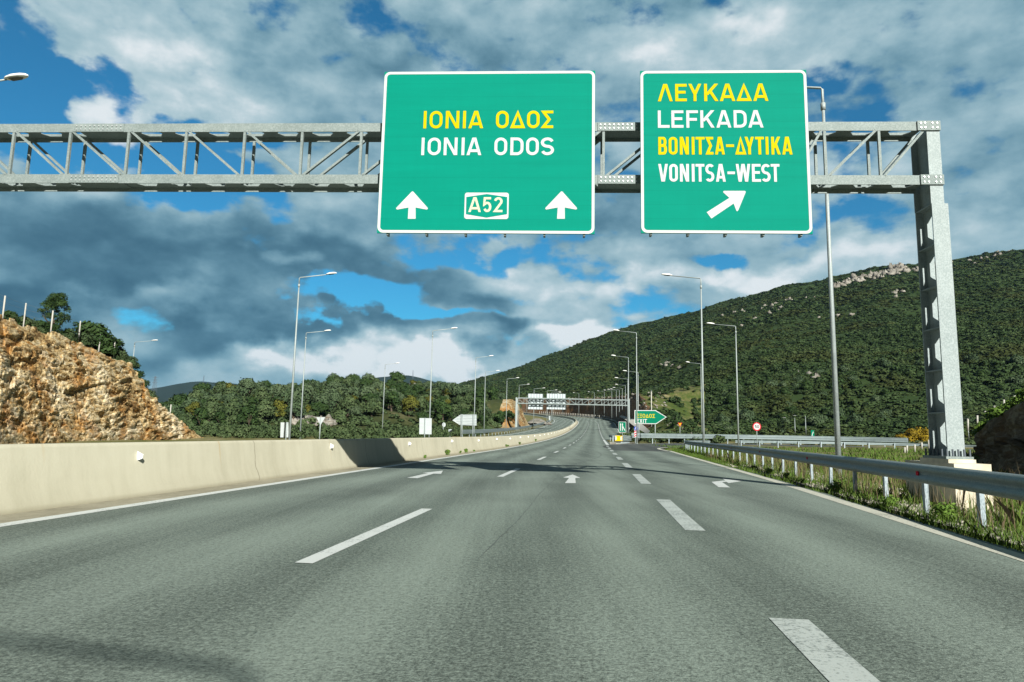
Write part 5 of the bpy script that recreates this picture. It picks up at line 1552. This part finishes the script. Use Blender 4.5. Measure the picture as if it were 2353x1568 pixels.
def rock_tmpl(seed):
    r = np.random.default_rng(seed); n, m_ = 9, 7; V = []
    for i in range(m_):
        th = math.pi * i / (m_ - 1)
        for k in range(n):
            ph = 2 * math.pi * k / n; q = 1 + .35 * r.normal(); V.append((math.sin(th) * math.cos(ph) * q, math.sin(th) * math.sin(ph) * q, math.cos(th) * q * .9))
    F = [(i * n + k, (i + 1) * n + k, (i + 1) * n + (k + 1) % n, i * n + (k + 1) % n) for i in range(m_ - 1) for k in range(n)]
    return np.array(V), np.array(F)


def ridge_rocks(lst, n_each, spread, rr):
    out = []; szs = []
    for (x, t0) in lst:
        for k in range(n_each):
            out.append(hill_pt(MG, MTS, MXS, x + r2.normal() * spread[0], np.clip(t0 + r2.normal() * spread[1], .01, 1.0))); szs.append(r2.uniform(*rr))
    return out, szs


o1, z1_ = ridge_rocks([(1950, .86), (1985, .88), (2020, .87), (2055, .92), (2080, .90), (1940, .84), (2040, .9)], 15, (16, .018), (1.2, 3.4))
o2, z2_ = ridge_rocks([(2170, .97), (2230, .96), (2290, .97), (1800, .72), (1760, .66), (1720, .6), (1850, .75), (1680, .7), (1900, .5), (2060, .6), (1870, .14), (1560, .3)], 5, (22, .02), (.7, 2.0))
o3, z3_ = ridge_rocks([(2060, .955), (2070, .95)], 5, (7, .006), (3.0, 4.6))
scatter('ridge_rocks', 'pale limestone crags breaking the mountain ridge and slope', np.array(o1 + o2 + o3), z1_ + z2_ + z3_, [rock_tmpl(k) for k in range(5)], M_PALE, 'structure', 'crag', 1.0)
pts = [hill_pt(LG, LTS, LXS, x + r2.normal() * 10, .95 + r2.normal() * .02) + (0, -.5, .4) for x in (845, 860, 880, 900, 935, 950, 965, 700, 870, 890) for _ in range(5)]
pts += [hill_pt(LG, LTS, LXS, 670 + r2.uniform(0, 90), .07 + .05 * r2.random()) for _ in range(95)]
scatter('hill_rocks', 'pale rock ledges showing between the trees of the low hill', np.array(pts), r2.uniform(.45, 1.2, len(pts)), [rock_tmpl(k) for k in range(5)], M_PALE, 'structure', 'rocks', .8)
# knoll and wall-top scrub
kp = KN[:, 14:, :].reshape(-1, 3); kp = kp[r2.choice(len(kp), 560)] + r2.normal(size=(560, 3)) * (1, 1, 0)
scatter('knoll_scrub', 'low bushes dotted over the top of the far cutting', kp - (0, 0, .3), r2.uniform(.5, 1.9, 560), bush_tmpl(90, (31, 32, 33), .24), L_SCRUB, cat='scrub')
kr = KN[:, 12:18, :].reshape(-1, 3); kr = kr[r2.choice(len(kr), 520)] + r2.normal(size=(520, 3)) * (.8, .8, .1)
scatter('knoll_rocks', 'broken pale rocks along the lip of the far cutting', kr, r2.uniform(.12, .5, len(kr)), [rock_tmpl(k) for k in range(4)], M_PALE, 'structure', 'rocks', .7)
# hedge of oleander-like shrubs on the verge beyond the median wall
hp = []
for _ in range(420):
    s = r2.uniform(70, 150); o = r2.uniform(-27, -19.5) if s < 95 else r2.uniform(-30, -19.2); q = P(s, o); hp.append((q[0], q[1], float(gz_at(q[0], q[1])[0]) - .1))
for _ in range(300):
    Yq = r2.uniform(74, 122); xq = r2.uniform(455, 700) if _ % 3 else r2.uniform(455, 830); a = atY(xq, 1000, Yq); hp.append((a[0], Yq, float(gz_at(a[0], Yq)[0]) - .1))
scatter('verge_shrubs', 'grey-green shrub belt on the verge behind the median wall', np.array(hp), r2.uniform(.6, 1.15, len(hp)), bush_tmpl(260, (41, 42, 43, 44), .13, 6), L_SHRUB, cat='shrubbery', squash=1.0)
hp = []
for _ in range(240):
    s = r2.uniform(92, 190); q = P(s, float(right_edge(s)) + r2.uniform(3.0, 15)); hp.append((q[0], q[1], Tz(q[0], q[1]) - .1))
for _ in range(200):
    x = r2.uniform(18, 70); y = r2.uniform(97, 122); hp.append((x, y, float(gz_at(x, y)[0]) - .1))
scatter('verge_shrubs', 'low shrub belt on the far side of the exit ramp', np.array(hp), r2.uniform(.5, 1.3, len(hp)), bush_tmpl(200, (51, 52, 53, 54), .16, 6), L_SHRUB, cat='shrubbery', squash=.9)
# crest of the orange cutting: tree, bushes, posts
q = crest_at(140, 3); tr = make_tree('holm_oak', 'dark feathery tree on top of the orange rock cutting', L_OAK, 411, 1.0, 3.0, 10, .085, 16, 'tree', None, .06); tr.location = q - (0, 0, .25); tr.scale = (1, 1, 1)
rr_ = np.random.default_rng(77); lb_ = []
for k_ in range(60):
    f_ = rr_.random() ** .8; w_ = (1 - f_) ** .65 * 1.75 + .25; a_r = rr_.uniform(0, 6.28); q_r = math.sqrt(rr_.random()) * w_
    lb_.append((math.cos(a_r) * q_r, math.sin(a_r) * q_r, .1 + 3.55 * f_, rr_.uniform(.2, .42)))
V, F, tn, sn = leaves(rr_, lb_, 13000, .055, .8)
for c_ in list(tr.children):
    if c_.name.startswith('crown'): bpy.data.objects.remove(c_)
np_mesh('crown', V, F, L_OAK, tr, tint=tn, nrm=sn)
bsh = [(238, 795, 1.55, 'spreading dark bush on the crest of the orange cutting, widest one'), (205, 780, 1.0, 'smaller bush beside the feathery tree on the rock crest'), (275, 820, 1.25, 'bush on the rock crest near the last fence posts'), (318, 868, 1.0, 'bush clinging to the upper end of the orange cutting'), (346, 912, .8, 'lowest dark bush on the sloping end of the orange cutting'), (80, 745, .7, 'low bush on the rock crest left of the feathery tree'), (30, 735, .6, 'low bush near the first fence post on the rock crest'), (165, 780, .9, 'bush at the foot of the feathery tree on the rock crest'), (256, 810, 1.2, 'tall bush behind the fence on the rock crest, just right of the widest one'), (296, 840, 1.05, 'bush overhanging the lip where the rock crest steepens'), (334, 890, .9, 'bush on the steep right shoulder of the orange cutting'), (362, 925, .7, 'thin bush below the steep shoulder of the orange cutting'), (110, 760, .75, 'low spreading bush under the feathery tree on the rock crest')]
b0 = make_tree('crest_bush', '', L_OAK, 421, .95, 1.5, 2000, .085, 9, 'bush', None, .0, False); b1 = make_tree('crest_bush', '', L_SHRUB, 422, .95, 1.4, 1800, .085, 9, 'bush', None, .0, False)
for i, (x, y, s, lb) in enumerate(bsh):
    src = b0 if i % 2 == 0 else b1; o = src if i < 2 else copy_tree(src); q = crest_at(x, 3); o.location = q - (0, 0, .2); o.scale = (s * 1.5, s * 1.5, s * 1.25); o.rotation_euler = (0, 0, i * 1.1); tag(o, lb)
q0 = crest_at(12, 2); fn = thing('wire_fence', 'wire fence of pale posts along the crest of the orange cutting', 'fence', q0)
fpts = []
for (x, yt, yb) in ((-40, 650, 705), (12, 680, 722), (60, 697, 722), (122, 714, 766), (185, 738, 765), (231, 766, 790), (264, 786, 808), (393, 930, 944)):
    q = crest_at(x, 1 if x in (122, 12, 393) else 3); zt = atY(x, yt, q[1])[2]; f3 = np.array([atY(x, yt, q[1])[0], q[1], 0])
    fpts.append(f3 + (0, 0, zt)); MB().tube([f3 + (0, 0, q[2] - .6) - q0, f3 + (0, 0, zt) - q0], .052, 8).build('post', M_FPOST, fn, True)
mb = MB()
for dz in (.1, .5, .9): mb.tube([a - q0 - (0, 0, dz) for a in fpts[:7]], .006, 3)
mb.build('wire', M_WIRE, fn)
q0 = BK[8, 47]; fn = thing('wire_fence', 'wire fence of pale posts on top of the dark bank', 'fence', q0); fpts = []
for (x, yt, yb) in ((2224, 963, 984), (2245.8, 955, 974), (2264, 945, 962), (2285, 933, 953), (2307, 919, 936), (2331, 907, 926), (2365, 893, 915), (2405, 880, 905)):
    Yp = 82 - (x - 2224) * .09; a, b = atY(x, yt, Yp), atY(x, yb + 6, Yp); fpts.append(a); MB().tube([b - q0, a - q0], .1, 8).build('post', M_FPOST, fn, True)
mb = MB()
for dz in (.1, .5): mb.tube([a - q0 - (0, 0, dz) for a in fpts], .008, 3)
mb.build('wire', M_WIRE, fn)
q0 = atY(2060, 1026, 60.); fn = thing('wire_fence', 'short pale posts in front of the flowering broom', 'fence', (q0[0], 60., float(gz_at(q0[0], 60.)[0]))); o3 = np.array(fn.location)
for (x, yt, yb) in ((2079, 1028, 1041), (2084, 1024, 1038), (2102, 1022, 1036), (2118, 1017, 1030), (2134, 1011, 1028)):
    a, b = atY(x, yt, 60.), atY(x, yb + 3, 60.); MB().tube([b - o3, a - o3], .07, 6).build('post', M_FPOST, fn, True)
# scrub on the bank top
bt = BK[:, 38:, :].reshape(-1, 3); bt = bt[r2.choice(len(bt), 260)]
scatter('bank_scrub', 'weeds and low scrub growing along the top of the dark bank', bt - (0, 0, .15), r2.uniform(.3, .8, 260), bush_tmpl(160, (61, 62, 63), .15, 5), L_WEED, cat='scrub')
ct = np.concatenate([G2[int(i), nv_ + int(k)][None] for i, k in zip(r2.uniform(240, nu - 20, 230), r2.uniform(0, 6, 230))])
scatter('crest_scrub', 'weeds and low scrub along the crest of the orange cutting', ct - (0, 0, .1), r2.uniform(.15, .5, 230), bush_tmpl(160, (64, 65, 66), .13, 5), L_SHRUB, cat='scrub')

# masts on the far ridge and the pylon
def pylon(name, label, x, yb, yt, Y, w):
    p = atY(x, yb, Y); h = atY(x, yt, Y)[2] - p[2]; r = thing(name, label, 'mast', (p[0], Y, p[2] - 6)); mb = MB()
    for sx_ in (-1, 1):
        for sy_ in (-1, 1): mb.bar((sx_ * w, sy_ * w, 0), (sx_ * w * .2, sy_ * w * .2, h + 6), .5, .5)
    for k in range(6):
        f0, f1 = k / 6, (k + 1) / 6; a, b = w * (1 - .8 * f0), w * (1 - .8 * f1); mb.bar((-a, -a, (h + 6) * f0), (b, -b, (h + 6) * f1), .35, .35); mb.bar((a, -a, (h + 6) * f0), (-b, -b, (h + 6) * f1), .35, .35)
    mb.build('lattice', M_MAST, r)
    if name == 'pylon':
        for f in (.62, .78, .93): MB().bar((-w * 1.6, 0, (h + 6) * f), (w * 1.6, 0, (h + 6) * f), .5, .6).build('cross_arm', M_MAST, r)


pylon('pylon', 'lattice electricity pylon on the skyline past the orange cutting', 354.5, 896, 865, 1500, 4.0)
pylon('radio_mast', 'thin radio mast on the dark far ridge above the wood', 467.7, 878, 863, 3150, 2.6)
pylon('radio_mast', 'radio mast on the far ridge beside the round skyline tree', 948.5, 868, 851, 3150, 2.8)

# ------------------------------------------------------------------ verge on the right: gravel, grass, weeds
gp_ = []
for s in np.linspace(4, 34, 31):
    a = P(s, np.interp(s, RW_S, RW_O) + .55); b = P(s, np.interp(s, RW_S, RW_O) + 2.6 + .5 * math.sin(s * .9)); gp_ += [a + (0, 0, -.035), b + (0, 0, -.045 - .03)]
tag(np_mesh('gravel_strip', gp_, [(2 * i, 2 * i + 1, 2 * i + 3, 2 * i + 2) for i in range(30)], M_GRAVEL), 'pale gravel strip under the near guardrail', 'gravel', kind='structure')
stn = []
for _ in range(2600):
    s = r2.uniform(4, 32); o = float(np.interp(s, RW_S, RW_O)) + r2.uniform(.5, 2.8); q = P(s, o); stn.append((q[0], q[1], -.05))
scatter('gravel', 'loose pale stones under the near guardrail', np.array(stn), r2.uniform(.012, .05, 2600), [rock_tmpl(k) for k in (2, 3)], M_GRAVEL, 'stuff', 'gravel', .7)


def blades(n, sampler, hmin, hmax, wid, name, label, m, seed, bend=.35):
    r = np.random.default_rng(seed); B = sampler(r, n); h = r.uniform(hmin, hmax, n) * r.uniform(.5, 1, n); a = r.uniform(0, 6.28, n); tx, ty = np.cos(a) * wid, np.sin(a) * wid
    lx, ly = r.normal(size=n) * bend * h, r.normal(size=n) * bend * h; z = np.zeros(n)
    w_ = np.stack([tx, ty, z], -1); mid_ = np.stack([lx * .35, ly * .35, h * .6], -1); tip = np.stack([lx, ly, h], -1)
    V = np.stack([B - w_, B + w_, B + mid_ + w_ * .7, B + tip, B + mid_ - w_ * .7], 1).reshape(-1, 3)
    i = np.arange(n) * 5; F = np.stack([i, i + 1, i + 2, i + 3, i + 4], -1)
    return tag(np_mesh(name, V, F, m), label, 'grass', kind='stuff')


def verge(lo, hi, s0, s1, pw=1.0):
    def f(r, n):
        s = s0 + (s1 - s0) * r.random(n) ** pw; o = np.interp(s, RW_S, RW_O) + r.uniform(lo, hi, n)
        c = fbm(np.stack([s * .9, o * 1.5, s * 0], -1), 3, 5)
        o = np.where((c < -.1) & (o - np.interp(s, RW_S, RW_O) < 2.5) & (r.random(n) < .75), o + 3, o)
        q = P(s, o); q[:, 2] = gz_at(q[:, 0], q[:, 1]); return q
    return f


blades(36000, verge(.15, 1.7, 3, 56, 1.4), .05, .24, .006, 'verge_grass', 'short green grass along the edge line under the guardrail', L_GRASS, 1)
blades(40000, verge(1.2, 9, 3, 60, 1.3), .10, .5, .008, 'verge_grass', 'long rough grass behind the near guardrail', L_GRASS, 2)
blades(5200, verge(.7, 4, 4, 40, 1.2), .3, .95, .0035, 'dry_stems', 'dry brown stalks standing in the verge grass', L_DRY, 3, .2)
rg = lambda r, n: (lambda x, y: np.stack([x, y, gz_at(x, y)], -1))(r.uniform(15, 62, n), r.uniform(24, 74, n))
blades(20000, rg, .1, .4, .03, 'verge_grass', 'rough meadow inside the curve of the exit ramp', L_GRASS, 4)
for i in range(4):
    pass
wp = [make_tree('verge_weed', '', L_WEED, 501 + i, .30, .42, 620, .034, 16, 'weed', 'leafy weeds on the near verge', .0, False) for i in range(2)]
wl = ['leafy green weed clump at the foot of the near guardrail', 'leafy green weed clump at the foot of the near guardrail']
rw = random.Random(9); k = 0
for s, o_ in [(7.0, 1.25), (8.2, 1.7), (9.0, .9), (11.5, .8), (13.5, .75), (15.2, .9), (16.6, .7), (18, 1.2), (19.4, .7), (21.5, .8), (24, .8), (27, .9), (30, .8), (34, .9), (52, .9), (55, 1.1), (57, 1.5), (58, .9)]:
    q = P(s, float(np.interp(s, RW_S, RW_O)) + o_); o = wp[k] if k < 2 else copy_tree(wp[k % 2]); o.location = (q[0], q[1], float(gz_at(q[0], q[1])[0]) - .05); sc_k = rw.uniform(.4, .85); o.scale = (sc_k,) * 3; o.rotation_euler = (0, 0, rw.uniform(0, 6)); o['label'] = wl[0]; k += 1
q = P(7.4, float(np.interp(7.4, RW_S, RW_O)) + .85); o = copy_tree(wp[0]); o.location = (q[0] + .15, q[1], -.1); o.scale = (1.25,) * 3; o['label'] = 'bright leafy weed at the very edge of the photo under the guardrail'; del o['group']
wv0 = make_tree('wall_weed', 'small green weed growing at the foot of the median wall', L_WEED, 520, .24, .3, 260, .04, 6, 'weed', 'weeds along the foot of the median wall', .0, False)
for i, s in enumerate((33.5, 36.8, 38.3, 41, 56, 57.2, 66, 84, 29)):
    o = wv0 if i == 0 else copy_tree(wv0); o.location = P(s, BAR_OFF + .06); o.scale = ((1.0, .5, .8, .4, .7, .5, .9, 1.1, .5)[i],) * 3; o.rotation_euler = (0, 0, i)
# boulders by the footing
rb = [rock_tmpl(k) for k in (0, 1)]
for i, (x, y, s) in enumerate(((2098, 1068, .22), (2112, 1064, .26), (2124, 1062, .2), (2106, 1058, .17), (2088, 1072, .16))):
    q = atY(x, y, 17.5); o = np_mesh('boulder', rb[i % 2][0] * s, rb[i % 2][1], M_BANK, loc=(q[0], 17.5 + .1 * i, float(q[2]))); o.location.z = float(gz_at(q[0], 17.5)[0]) + s * (.5 if i != 3 else 1.6)
    tag(o, 'dark boulder heaped on the ground behind the gantry footing', 'boulder', 'boulders behind the footing')

# ------------------------------------------------------------------ the air: faint blue haze over kilometres
M_HAZE = bpy.data.materials.new('haze_air'); M_HAZE.use_nodes = True; hn = M_HAZE.node_tree; hn.nodes.clear()
ho = hn.nodes.new('ShaderNodeOutputMaterial'); hv = hn.nodes.new('ShaderNodeVolumePrincipled'); hv.inputs['Color'].default_value = (.34, .62, 1.0, 1); hv.inputs['Density'].default_value = .00005; hv.inputs['Anisotropy'].default_value = .2
hn.links.new(hv.outputs[0], ho.inputs['Volume'])
zlo = min((o.matrix_world @ Vector(c)).z for o in [x for x in col.objects if x.type == 'MESH' and x.parent is None] for c in o.bound_box)
zhi = max((o.matrix_world @ Vector(c)).z for o in [x for x in col.objects if x.type == 'MESH' and x.parent is None] for c in o.bound_box)
tag(MB().box(-9600, 9600, -3600, 12600, zlo - 1, zhi + 60).build('haze', M_HAZE), 'faint blue haze over the far ridges', 'haze', kind='stuff')
